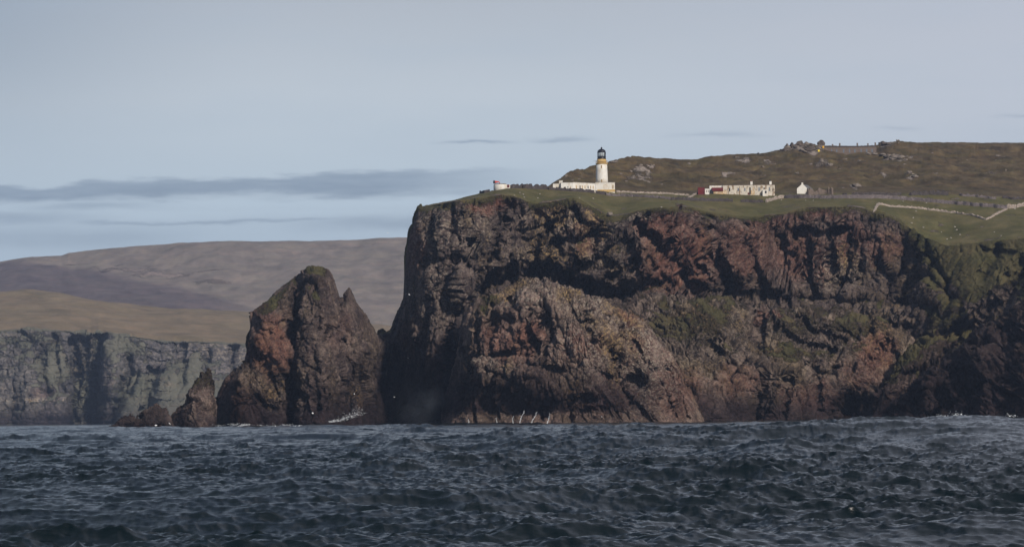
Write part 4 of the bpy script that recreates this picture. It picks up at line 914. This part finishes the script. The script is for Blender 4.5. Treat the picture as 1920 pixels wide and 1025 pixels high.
for px, w_, a_, c_, pn in ((1367.6, 2.5, 352, 358.6, M_dark), (1383.8, 2.5, 352.4, 358.6, M_pane), (1396.2, 2.3, 352.4, 358.4, M_pane), (1405.8, 2.6, 351.4, 364.6, M_dark), (1412.4, 2.4, 351.6, 356.4, M_tan), (1422.9, 2.6, 352.0, 358.4, M_pane), (1432.4, 2.2, 352.0, 355.6, M_dark), (1442.2, 2.4, 351.8, 358.8, M_pane), (1448.2, 1.8, 354.0, 358.8, M_stoneb)):
    opening(b, px, w_, a_, c_, 0, pn, 'door' if c_ > 362 else 'window', M_patch)
for xa, xb in ((1355, 1363), (1407.6, 1414.6)):
    MB().box(b.X(xa), b.X(xb), -.03, 0, b.Z(365.4), b.Z(357.2)).build('bare_patch', M_tan, rn)
MB().box(b.X(1401.4), b.X(1404), -.05, 0, b.Z(365.2), b.Z(361.4)).build('red_door', M_redp, rn)
pc = MB().box(b.X(1429), b.X(1438.6), -2.0, 0, -.7, b.Z(357.0)).build('porch', M_white, rn)
MB().box(b.X(1433), b.X(1436.4), -2.04, -2.0, b.Z(363.4), b.Z(358.8)).build('porch_window', M_dark, pc)
for px, pot in ((1409.4, M_pot), (1445.2, M_black)):
    c_ = MB().box(b.X(px - 2.1), b.X(px + 2.1), 2.2, 3.4, b.Z(347), b.Z(339.9)).build('chimney', M_white, rn)
    MB().lathe([(.28, b.Z(339.9)), (.22, b.Z(336.8))], 10, b.X(px - .6), 2.8).build('chimney_pot', pot, c_)
sh, s_ = root_at('red_shed', 1318, 365.4); b = Bld(sh, 1318, 365.4, s_)
MB().box(b.X(1308.6), b.X(1321.2), -.6, 2.4, -.6, b.Z(353.2)).build('wall', M_redp, sh); MB().box(b.X(1308.3), b.X(1321.2), -.7, 2.5, b.Z(353.2), b.Z(352.4)).build('roof', M_redp, sh)
tag(sh, 'small dark red boarded shed at the left end of the derelict block', 'shed')
ws, s_ = root_at('white_outhouse', 1325.6, 365.4); b = Bld(ws, 1325.6, 365.4, s_)
MB().box(b.X(1321.8), b.X(1329.8), .4, 2.6, -.6, b.Z(354.2)).build('wall', M_white, ws); MB().box(b.X(1321.8), b.X(1330), .3, 2.7, b.Z(354.2), b.Z(353.6)).build('roof', M_roofg, ws)
for px in (1325.0, 1328.2): opening(b, px, 1.2, 357.2, 361, .4, M_dark)
tag(ws, 'small white outhouse squeezed between the red shed and the derelict block', 'outhouse')

# ---- gabled cottage with ruined walls ----------------------------------------------
ct, s_ = root_at('gabled_cottage', 1503.5, 363.4); b = Bld(ct, 1503.5, 363.4, s_)
tag(ct, 'small white cottage gable standing on the grass right of the derelict block', 'cottage')
x0, x1, xm_ = b.X(1494.2), b.X(1513.4), b.X(1504.3); ze, zp = b.Z(353.2), b.Z(344.4)
def gable(y0, y1): return MB().add([(x0, y0, -.8), (x1, y0, -.8), (x1, y0, ze), (xm_, y0, zp), (x0, y0, ze), (x0, y1, -.8), (x1, y1, -.8), (x1, y1, ze), (xm_, y1, zp), (x0, y1, ze)],
        [(0, 1, 2, 3, 4), (9, 8, 7, 6, 5), (0, 5, 6, 1), (1, 6, 7, 2), (2, 7, 8, 3), (3, 8, 9, 4), (4, 9, 5, 0)])
gable(0, .7).build('gable_wall', M_white, ct)
c_ = MB().box(xm_ - .42, xm_ + .42, -.05, .75, zp - .3, b.Z(342.6)).build('chimney', M_white, ct)
MB().add([(x0 + .1, .7, -.8), (x1 - .1, .7, -.8), (x1 + 3.4, 6.2, -.8), (x0 + 3.4, 6.2, -.8), (x0 + .1, .7, ze), (x1 - .1, .7, ze), (x1 + 3.4, 6.2, ze - .3), (x0 + 3.4, 6.2, ze - .3)], [(0, 3, 2, 1), (4, 5, 6, 7), (0, 1, 5, 4), (1, 2, 6, 5), (2, 3, 7, 6), (3, 0, 4, 7)]).build('side_wall', M_patch, ct)
MB().add([(x1 + .1, .7, ze - .05), (x1 + 3.6, 6.3, ze - .2), (xm_ + 3.4, 6.3, zp - .4), (xm_, .7, zp - .1), (x1 - .3, .7, ze - .05), (x1 + 3.2, 6.3, ze - .2), (xm_ + 3.0, 6.3, zp - .7), (xm_ - .2, .7, zp - .4)], [(0, 1, 2, 3), (7, 6, 5, 4), (0, 4, 5, 1), (1, 5, 6, 2), (2, 6, 7, 3), (3, 7, 4, 0)]).build('roof', M_roofg, ct)

# ---- dry stone walls -------------------------------------------------------------------
def stone_wall(pts, h, mat, label, th=.8, seed=1, cat='stone wall', rag=.25, parent=None, name='stone_wall', ruin=0.0):
    rng = random.Random(seed); G = []
    for (ax, ay), (bx, by) in zip(pts[:-1], pts[1:]):
        n = max(2, int(math.hypot(bx - ax, (by - ay) * 2) / 2.2))
        for k in range(n): G.append((ax + (bx - ax) * k / n, ay + (by - ay) * k / n))
    G.append(pts[-1]); W = [ground(*g) for g in G]
    # smooth
    for _ in range(2): W = [W[0]] + [(W[i - 1] + W[i] * 2 + W[i + 1]) / 4 for i in range(1, len(W) - 1)] + [W[-1]]
    vs = []; fs = []
    for i, p in enumerate(W):
        t_ = (W[min(i + 1, len(W) - 1)] - W[max(i - 1, 0)]); t_.z = 0; t_.normalize(); nrm = Vector((-t_.y, t_.x, 0))
        hh = h * (1 + rng.uniform(-rag, rag)) * (1 - ruin * (rng.random() < .25) * rng.random()); j = rng.uniform(-.08, .08)
        for sd, zz, ww in ((1, -.6, 1.15), (1, hh * .55, .95), (1, hh, .62), (-1, hh * (1 + rng.uniform(-.05, .05)), .62), (-1, hh * .55, .95), (-1, -.6, 1.15)):
            q = p + nrm * (sd * th / 2 * ww + j + rng.uniform(-.06, .06)); vs.append((q.x, q.y, p.z + zz))
    n = 6
    for i in range(len(W) - 1):
        for k in range(n):
            k2 = (k + 1) % n; fs.append((i * n + k, i * n + k2, (i + 1) * n + k2, (i + 1) * n + k))
    fs.append(tuple(reversed(range(n)))); fs.append(tuple(range((len(W) - 1) * n, len(W) * n)))
    o_ = Vector(W[0]); vs = [(a - o_.x, b_ - o_.y, c - o_.z) for a, b_, c in vs]
    o = MB().add(vs, fs).build(name, mat, parent); o.location = o_
    tag(o, label, cat); return o
stone_wall([(900, 362.5), (909, 361.6), (917, 359.6)], 1.0, M_wdark, 'short low dark wall at the cliff edge left of the foghorn', seed=2)
stone_wall([(957, 353.6), (966, 353.2), (977, 352.6), (988, 352.6), (1001, 353), (1013, 353.6), (1025, 354.4)], 1.7, M_wdark, 'dark broken stone wall on the skyline between foghorn and lighthouse', th=1.6, seed=3, rag=.35, ruin=.6)
stone_wall([(1028, 355.6), (1060, 357.8), (1090, 360), (1115, 362.4), (1136, 365.4)], 1.3, M_wdark, 'dark retaining wall running below the lighthouse building', seed=4)
stone_wall([(1136, 365.8), (1170, 367.5), (1210, 370), (1258, 373.5)], 1.15, M_wmid, 'grey stone wall on the turf right of the lighthouse', seed=5, ruin=.4)
stone_wall([(1156, 360.5), (1200, 362), (1250, 364), (1292, 366.4)], .8, M_wpale, 'pale low wall along the foot of the moor behind the lighthouse', seed=6, ruin=.5)
stone_wall([(1258, 374), (1295, 375.5), (1335, 377), (1374, 378.4)], 1.35, M_wdark, 'dark wall in front of the red shed and derelict block', seed=7)
stone_wall([(1290, 372), (1297, 367.6), (1304, 364.8), (1309, 363.6)], .8, M_wpale, 'short pale wall climbing to the red shed', seed=8)
stone_wall([(1389, 378.2), (1410, 378.6), (1431, 378.4)], 1.3, M_wdark, 'short dark length of wall below the derelict block, between two gaps', seed=9)
stone_wall([(1436, 379), (1449, 375), (1461, 371.6), (1472, 370.6)], 1.35, M_wpale, 'pale wall slanting up at the right of the derelict block', seed=10)
stone_wall([(1473, 371.2), (1510, 371.6), (1560, 372), (1606, 371.6), (1660, 372.6), (1720, 376), (1770, 381), (1830, 386.5), (1888, 390)], 1.65, M_wmid, 'long purplish grey field wall crossing the turf below the cottage', seed=11, rag=.1)
stone_wall([(1889, 390.4), (1904, 389.4)], 1.9, M_wpale, 'pale stub of wall at the right end of the long wall', seed=12)
stone_wall([(1906, 389), (1930, 384), (1990, 380)], 1.6, M_wpale, 'pale wall leaving the frame at the right edge', seed=13)
stone_wall([(1598, 365.6), (1640, 365.2), (1690, 366.0)], 1.2, M_wdark, 'dark wall at the foot of the moor behind the long wall', seed=14, rag=.15)
stone_wall([(1706, 366), (1722, 364.8), (1745, 364.6), (1778, 366)], 1.7, M_wdark, 'broken dark wall standing by itself between two back walls', th=1.3, seed=15, rag=.3, ruin=.5)
stone_wall([(1800, 367), (1840, 370), (1868, 373)], 1.2, M_wmid, 'tumbled grey wall on the turf toward the right edge', seed=16, rag=.3, ruin=.5)
stone_wall([(1879, 371.4), (1900, 373.5), (1940, 375)], 1.2, M_wdark, 'dark wall at the far right under the moor', seed=17, rag=.3)
stone_wall([(1639, 397.5), (1642, 390), (1646, 384.5), (1651, 383.4), (1662, 386), (1700, 390), (1745, 394.5), (1790, 399), (1825, 404.5), (1849, 411.5), (1858, 408), (1872, 400), (1887, 392.5)], .75, M_wpale, 'crooked pale ruined wall fencing the grass above the cove', th=1.1, seed=18, rag=.4, ruin=.4)
stone_wall([(1514, 364.6), (1530, 363.6), (1545, 363.4), (1561, 364.2)], 2.6, M_stoneb, 'brown ruined walls attached behind the white cottage', th=1.2, seed=19, rag=.35, ruin=.6, cat='ruined wall', name='ruined_wall')

# ---- hilltop ruin --------------------------------------------------------------------------
hr, s_ = root_at('hilltop_ruin', 1593, 287.5); b = Bld(hr, 1593, 287.5, s_)
tag(hr, 'long brown stone building with five chimneys standing on the hilltop', 'building')
MB().box(b.X(1542), b.X(1643), 0, 6.5, -3.0, b.Z(272.4)).build('wall', M_stoneb, hr)
MB().add([(b.X(1541.4), -.3, b.Z(272.4)), (b.X(1643.4), -.3, b.Z(272.4)), (b.X(1643.4), 6.8, b.Z(272.4)), (b.X(1541.4), 6.8, b.Z(272.4)), (b.X(1541.8), 1.6, b.Z(271.0)), (b.X(1643), 1.6, b.Z(270.6)), (b.X(1643), 4.9, b.Z(270.6)), (b.X(1541.8), 4.9, b.Z(271.0))],
         [(0, 3, 2, 1), (4, 5, 6, 7), (0, 1, 5, 4), (1, 2, 6, 5), (2, 3, 7, 6), (3, 0, 4, 7)]).build('roof', M_wdark, hr)
for px in (1559, 1568.4, 1581.4, 1592.5, 1602.5, 1614.3, 1624.5, 1634.7): opening(b, px, 2.6, 277, 283.6, 0, M_pane, 'window', M_stoneb)
for px, yt, w_ in ((1561.8, 267.4, 2.4), (1575.3, 265.6, 2.4), (1608.2, 265.6, 2.4), (1628.1, 266.6, 2.2), (1642.0, 265.0, 2.6)):
    c_ = MB().box(b.X(px - w_ / 2), b.X(px + w_ / 2), 2.5, 3.6, b.Z(273), b.Z(yt)).build('chimney', M_stoneb, hr)
    MB().box(b.X(px - w_ / 2 - .3), b.X(px + w_ / 2 + .3), 2.4, 3.7, b.Z(yt), b.Z(yt - .5)).build('chimney_cap', M_wpale, c_)
for px, py, m_, lab in ((1543, 283.5, M_amb, 'small amber notice board at the left end of the hilltop building'), (1535.5, 287.5, M_yel, 'small bright yellow notice board below the hilltop building')):
    r_, s_ = root_at('notice_board', px, py + 2); tag(r_, lab, 'notice board', 'small boards on the hilltop')
    MB().box(-.5, .5, -.05, .05, 1.2, 2.3).build('board', m_, r_); MB().box(-.06, .06, -.02, .04, -.4, 1.2).build('post', M_steel, r_)
fr, s_ = root_at('wire_fence', 1452, 286.6); tag(fr, 'faint wire fence on the skyline left of the hilltop crags', 'fence')
for k in range(5): MB().box(-1.9 + k * .9, -1.82 + k * .9, 0, .08, -1, 1.9).build('post', M_steel, fr)
m = MB()
for zz in (.7, 1.25, 1.8): m.box(-1.9, 1.8, .02, .05, zz, zz + .04)
m.build('wire', M_steel, fr)
# cairn mound on the skyline
def boulder(px, py, w_, h_, label, mat=M_pale, grp=None, cat='boulder', seed=0, name='boulder', at=None, sq=.8):
    g = at or ground(px, py); s_ = g.y / FPX; n = 20; m_ = 13
    th_ = np.linspace(0, math.pi, m_)[:, None]; ph = np.linspace(0, 2 * math.pi, n + 1)[None]
    x = np.sin(th_) * np.cos(ph); y = np.sin(th_) * np.sin(ph); z = np.cos(th_) + 0 * ph
    P_ = np.stack([x, y, z], -1); off, cr_, _ = facets(x * 1.0 + seed * 7.1, y, z, (.9, .9, .9), seed + 5, 1.1)
    P_ = P_ * (1 + .32 * off - .12 * np.exp(-(cr_ / .1) ** 2))[..., None]; P_[:, -1] = P_[:, 0]
    P_ = P_ * np.array([w_ * s_ / 2, w_ * s_ / 2 * sq, h_ * s_ / 1.6])
    o = link(name, grid_mesh(name, P_, smooth=False), mat); o.location = (g.x, g.y, g.z + h_ * s_ * .18); tag(o, label, cat, grp); return o
boulder(1683, 268.2, 7, 7, 'rough stone cairn on the skyline right of the hilltop building', M_stoneb, cat='cairn', seed=3, name='cairn')
boulder(1142, 403, 10, 6, 'single pale boulder lying on the turf just above the cliff', seed=4)
boulder(1605, 353, 17, 9, 'large pale boulder below the moor right of the cottage', seed=5)
boulder(1583, 365, 9, 4, 'dark low stone beside the left end of the back wall', M_wdark, seed=6)
boulder(1422.5, 289.4, 4, 4, 'little dark rock on the skyline left of the hilltop crags', M_wdark, seed=8)
for i, (px, py, w_, h_) in enumerate(((1476, 281, 12, 9), (1487, 278, 14, 10), (1499, 275, 16, 10), (1513, 274, 16, 8), (1525, 276, 14, 8), (1537, 279, 12, 10), (1495, 284, 18, 9), (1517, 284, 20, 8), (1472, 286, 14, 8), (1506, 290, 14, 6), (1655, 273, 14, 7), (1664, 276, 16, 6), (1534, 286, 10, 6))):
    boulder(px, py, w_, h_, 'rocky crag block in the outcrop along the hilltop beside the long building', M_crag if i % 3 else M_pale, 'hilltop crag blocks', 'crag', 20 + i, 'crag')
rb_ = random.Random(5)
mo = [(1200, 322, 9, 4), (1212, 321, 8, 4), (1222, 323, 9, 4), (1196, 330, 6, 3), (1209, 334, 7, 4), (1216, 341, 8, 4), (1148, 311, 12, 3), (1163, 331, 6, 3), (1181, 327, 6, 3), (1258, 308, 6, 3), (1292, 309, 7, 3), (1360, 328, 10, 4), (1368, 331, 9, 3), (1376, 330, 5, 3), (1359, 336, 9, 4),
      (1380, 300, 9, 2), (1397, 299, 8, 2), (1384, 309, 12, 3), (1440, 305, 8, 3), (1452, 308, 8, 3), (1655, 296, 12, 5), (1665, 299, 14, 7), (1677, 302, 16, 8), (1688, 305, 13, 6), (1697, 308, 10, 5), (1704, 337, 10, 5), (1716, 339, 12, 6), (1573, 300, 6, 4), (1540, 314, 8, 6), (1556, 316, 9, 6), (1520, 311, 8, 3), (1627, 294, 12, 4), (1640, 294, 10, 4),
      (1654, 329, 8, 3), (1848, 331, 8, 3), (1790, 345, 7, 3), (1755, 330, 6, 2), (1495, 331, 6, 3), (1430, 318, 6, 2), (1240, 349, 6, 2), (1174, 343, 5, 2), (1060, 333, 7, 3), (1084, 341, 7, 3), (1072, 343, 6, 2), (1102, 338, 8, 3), (1583, 303, 7, 3), (1612, 303, 7, 3), (1820, 292, 9, 3), (1870, 298, 9, 3)]
for i, (px, py, w_, h_) in enumerate(mo):
    boulder(px, py, w_, h_, 'pale rock breaking through the brown moor on the hillside', M_pale, 'rocks on the moorland slope', 'rock', 60 + i, 'moor_rock')
gs = [(1717, 397), (1712, 409), (1709, 419), (1731, 426), (1790, 426), (1794, 431), (1864, 435), (1877, 443), (1783, 447), (1775, 449), (1903, 391), (1736, 380), (1694, 378), (981, 365), (975, 362), (982, 371), (964, 367), (1008, 372), (1013, 364), (964, 352.8), (1112, 372), (1086, 372), (1240, 389), (1465, 375), (1510, 376), (1525, 376), (1765, 436), (1800, 440)]
for i, (px, py) in enumerate(gs):
    boulder(px, py, 1.8 + rb_.random() * 1.8, 1.8, 'small whitish stone scattered on the green turf above the cliff', M_pst, 'small stones on the turf', 'stone', 130 + i, 'turf_stone')

# ---- gulls -------------------------------------------------------------------------------
def gull(px, py, D, span, bank, label, rz=0.0):
    x, y, z = pix(px, py, D); span *= .75; r = empty('gull', (float(x), float(y), float(z)), rz); r.rotation_euler = (bank, 0, rz); tag(r, label, 'gull', 'gulls round the cliffs')
    L = span * .38
    m_ = MB().tube([(-L, 0, .02), (-L * .6, 0, .03), (-L * .1, 0, 0), (L * .45, 0, .02), (L * .72, 0, .06), (L * .95, 0, .05), (L * 1.15, 0, .02)], [.03, .09, .14, .12, .08, .07, .012], 10).build('body', M_gull, r, True)
    m_.scale = (span / 1.3,) * 3
    for sd in (-1, 1):
        w1, w2 = span * .26, span * .5
        vs = []
        for yy_, xf, xb, zz, th_ in ((.05, .16, -.16, .04, .03), (w1, .20, -.08, .20, .02), (w2, .02, -.07, .10, .006)):
            for a_, zt in ((xf, 0), ((xf + xb) / 2, th_), (xb, 0), ((xf + xb) / 2, -th_)): vs.append((a_ * span, sd * yy_, zz + zt))
        fs = [(0, 1, 2, 3), (11, 10, 9, 8)]
        for q in range(2):
            for k in range(4): fs.append((q * 4 + k, q * 4 + (k + 1) % 4, (q + 1) * 4 + (k + 1) % 4, (q + 1) * 4 + k))
        MB().add(vs, fs).build('wing', M_wing if sd > 0 else M_gull, r)
gl = [(586, 774, 1340, 1.7, .7, 'white gull flying low in front of the big stack', .4), (292, 797, 1330, 1.9, .5, 'white gull over the waves before the low dark rock, left of a pair', .2),
      (317.5, 793.5, 1330, 1.9, .9, 'white gull over the waves before the low dark rock, right of a pair', 1.3), (767, 552, 1400, 1.4, .6, 'gull passing the left edge of the main cliff', .5),
      (739, 744, 1420, 1.3, .5, 'gull in the dark chasm beside the stack', .9), (765, 671, 1410, 1.2, .8, 'gull halfway up the dark chasm', 2.0), (664, 738, 1380, 1.2, .6, 'gull close to the right foot of the big stack', .3),
      (1128, 781, 1350, 1.0, .6, 'tiny gull at the foot of the dome rock', .3), (925, 502, 1400, 1.5, 1.2, 'pale gull against the dark buttress below the foghorn', 1.8), (727, 437, 1420, 1.3, .3, 'tiny distant gull in the sky left of the cliff top', .2)]
for g in gl: gull(*g)

# ---- breaking water ------------------------------------------------------------------------
M_foam, t, b = new_mat('foam'); b.inputs['Base Color'].default_value = (.75, .80, .84, 1); b.inputs['Roughness'].default_value = .8
b.inputs['Subsurface Weight'].default_value = .0
def spray(name, items, label, seed):
    """cloud of droplets; items: (px, py, D, sx, sz, count, size)"""
    rng = random.Random(seed); m_ = MB(); x0, y0, z0 = [float(v) for v in pix(items[0][0], items[0][1], items[0][2])]
    for px, py, D, sx, sz, n, sz_ in items:
        x, y, z = [float(v) for v in pix(px, py, D)]
        for _ in range(n):
            r = sz_ * rng.uniform(.35, 1.1) * (1 if rng.random() < .8 else 1.8); c = (x - x0 + rng.gauss(0, sx), y - y0 + rng.gauss(0, sx), z - z0 + abs(rng.gauss(0, sz)) * (1 if rng.random() < .8 else 1.6))
            a = [Vector((rng.gauss(0, 1), rng.gauss(0, 1), rng.gauss(0, 1))).normalized() * r for _ in range(4)]
            m_.add([tuple(Vector(c) + q) for q in a], [(0, 1, 2), (0, 3, 1), (1, 3, 2), (2, 3, 0)])
    o = m_.build(name, M_foam); o.location = (x0, y0, z0); tag(o, label, 'spray', kind='stuff'); return o
it = []
for k in range(26):
    q = k / 25; it.append((620 + 56 * q, 791 - 14 * q ** 1.6, 300, .18 + .05 * q, .05 + .26 * q, 26, .03))
spray('wave_spray', it, 'white spray blown off a wave crest in front of the big stack', 1)
it = [(1758 + 44 * q / 14, 786.5 - 4.5 * (q / 14) ** 2, 420, .45, .22, 40, .07) for q in range(15)]
spray('breaking_crest', it, 'short white breaking wave crest below the dark slope at right', 2)
it = [(440 + rb_.uniform(-30, 120), 797 + rb_.uniform(-1, 2), 900, .8, .22, 30, .10) for q in range(14)] + [(1895, 781, 800, .8, .3, 40, .1)]
spray('surf_foam', it, 'flecks of white surf along the foot of the stacks', 3)
def jet(px, py, h_, lean, label, seed):
    rng = random.Random(seed); D = 1340.0; x, y, z = [float(v) for v in pix(px, py, D)]; pts = []; rad = []; x_ = 0; H = h_ * D / FPX
    for k in range(12):
        q = k / 11; pts.append((lean * H * q ** 1.3 + rng.uniform(-.09, .09) * (1 + q) + .25 * math.sin(q * 5 + seed), rng.uniform(-.1, .1), -1.2 + (H + 1.2) * q)); rad.append((.10 * (1 - q) ** .8 + .02) * rng.uniform(.7, 1.2))
    m_ = MB().tube(pts, rad, 6)
    for _ in range(int(26 * h_ / 9)):
        q = rng.random() ** 1.5; c = Vector(pts[min(11, int(q * 11))]) + Vector((rng.gauss(0, .22), rng.gauss(0, .2), rng.gauss(0, .25))); r = rng.uniform(.05, .14)
        a = [Vector((rng.gauss(0, 1), rng.gauss(0, 1), rng.gauss(0, 1))).normalized() * r for _ in range(4)]
        m_.add([tuple(c + e_) for e_ in a], [(0, 1, 2), (0, 3, 1), (1, 3, 2), (2, 3, 0)])
    o = m_.build('water_jet', M_foam); o.location = (x, y, z); tag(o, label, 'splash', 'thin jets of water at the foot of the dome rock'); return o
for i, (px, py, h_, ln, lab) in enumerate(((877, 793, 9, .3, 'short leaning water jet, leftmost of the row under the dome rock'), (931, 791, 9, .1, 'small water jet left of the tall pair under the dome rock'), (962, 791, 12, .05, 'stubby white water jet just left of the tallest jet'),
        (975, 791, 22, .35, 'tallest and whitest water jet under the dome rock'), (997, 790, 19, .5, 'slanting water jet right of the tallest one'), (1027, 788, 14, .25, 'thin wavy water jet, rightmost of the row under the dome rock'))):
    jet(px, py, h_, ln, lab, i)
# fine mist hanging in the chasm by the main cliff
MS, t, bb = new_mat('mist'); t.n.remove(bb)
pv = t.node('ShaderNodeVolumePrincipled'); pv.inputs['Color'].default_value = (.75, .85, 1.0, 1); pv.inputs['Anisotropy'].default_value = .2
co = objco(t); ln_ = t.node('ShaderNodeVectorMath', operation='LENGTH'); t.put(ln_.inputs[0], co)
den = t.m('MULTIPLY', t.step(t.m('SUBTRACT', 1.0, ln_.outputs['Value']), 0, .8), t.step(t.noise(co, 2.2, 3), .35, .7))
t.put(pv.inputs['Density'], t.m('MULTIPLY', den, .012))
o_ = [n for n in t.n if n.type == 'OUTPUT_MATERIAL'][0]; t.l.new(pv.outputs[0], o_.inputs['Volume'])
x, y, z = [float(v) for v in pix(800, 765, 1412)]
ms = MB().lathe([(math.sin(q) + .001, -math.cos(q)) for q in np.linspace(0.02, math.pi - .02, 12)], 20).build('spray_mist', MS); ms.location = (x, y, z); ms.scale = (19, 12, 15); tag(ms, 'thin bluish mist of spray in the chasm at the foot of the cliff', 'mist', kind='stuff')
# <<<OBJ
# ------------------------------------------------------------------ haze
HZ, t, b = new_mat('haze'); t.n.remove(b)
pv = t.node('ShaderNodeVolumePrincipled'); pv.inputs['Color'].default_value = (.58, .72, 1.0, 1); pv.inputs['Density'].default_value = 4.8e-5
pv.inputs['Anisotropy'].default_value = .35
out = [n for n in t.n if n.type == 'OUTPUT_MATERIAL'][0]
t.l.new(pv.outputs[0], out.inputs['Volume'])
hz = MB().box(-2100, 2100, -60, 7700, -9, 480).build('haze', HZ); tag(hz, kind='stuff')
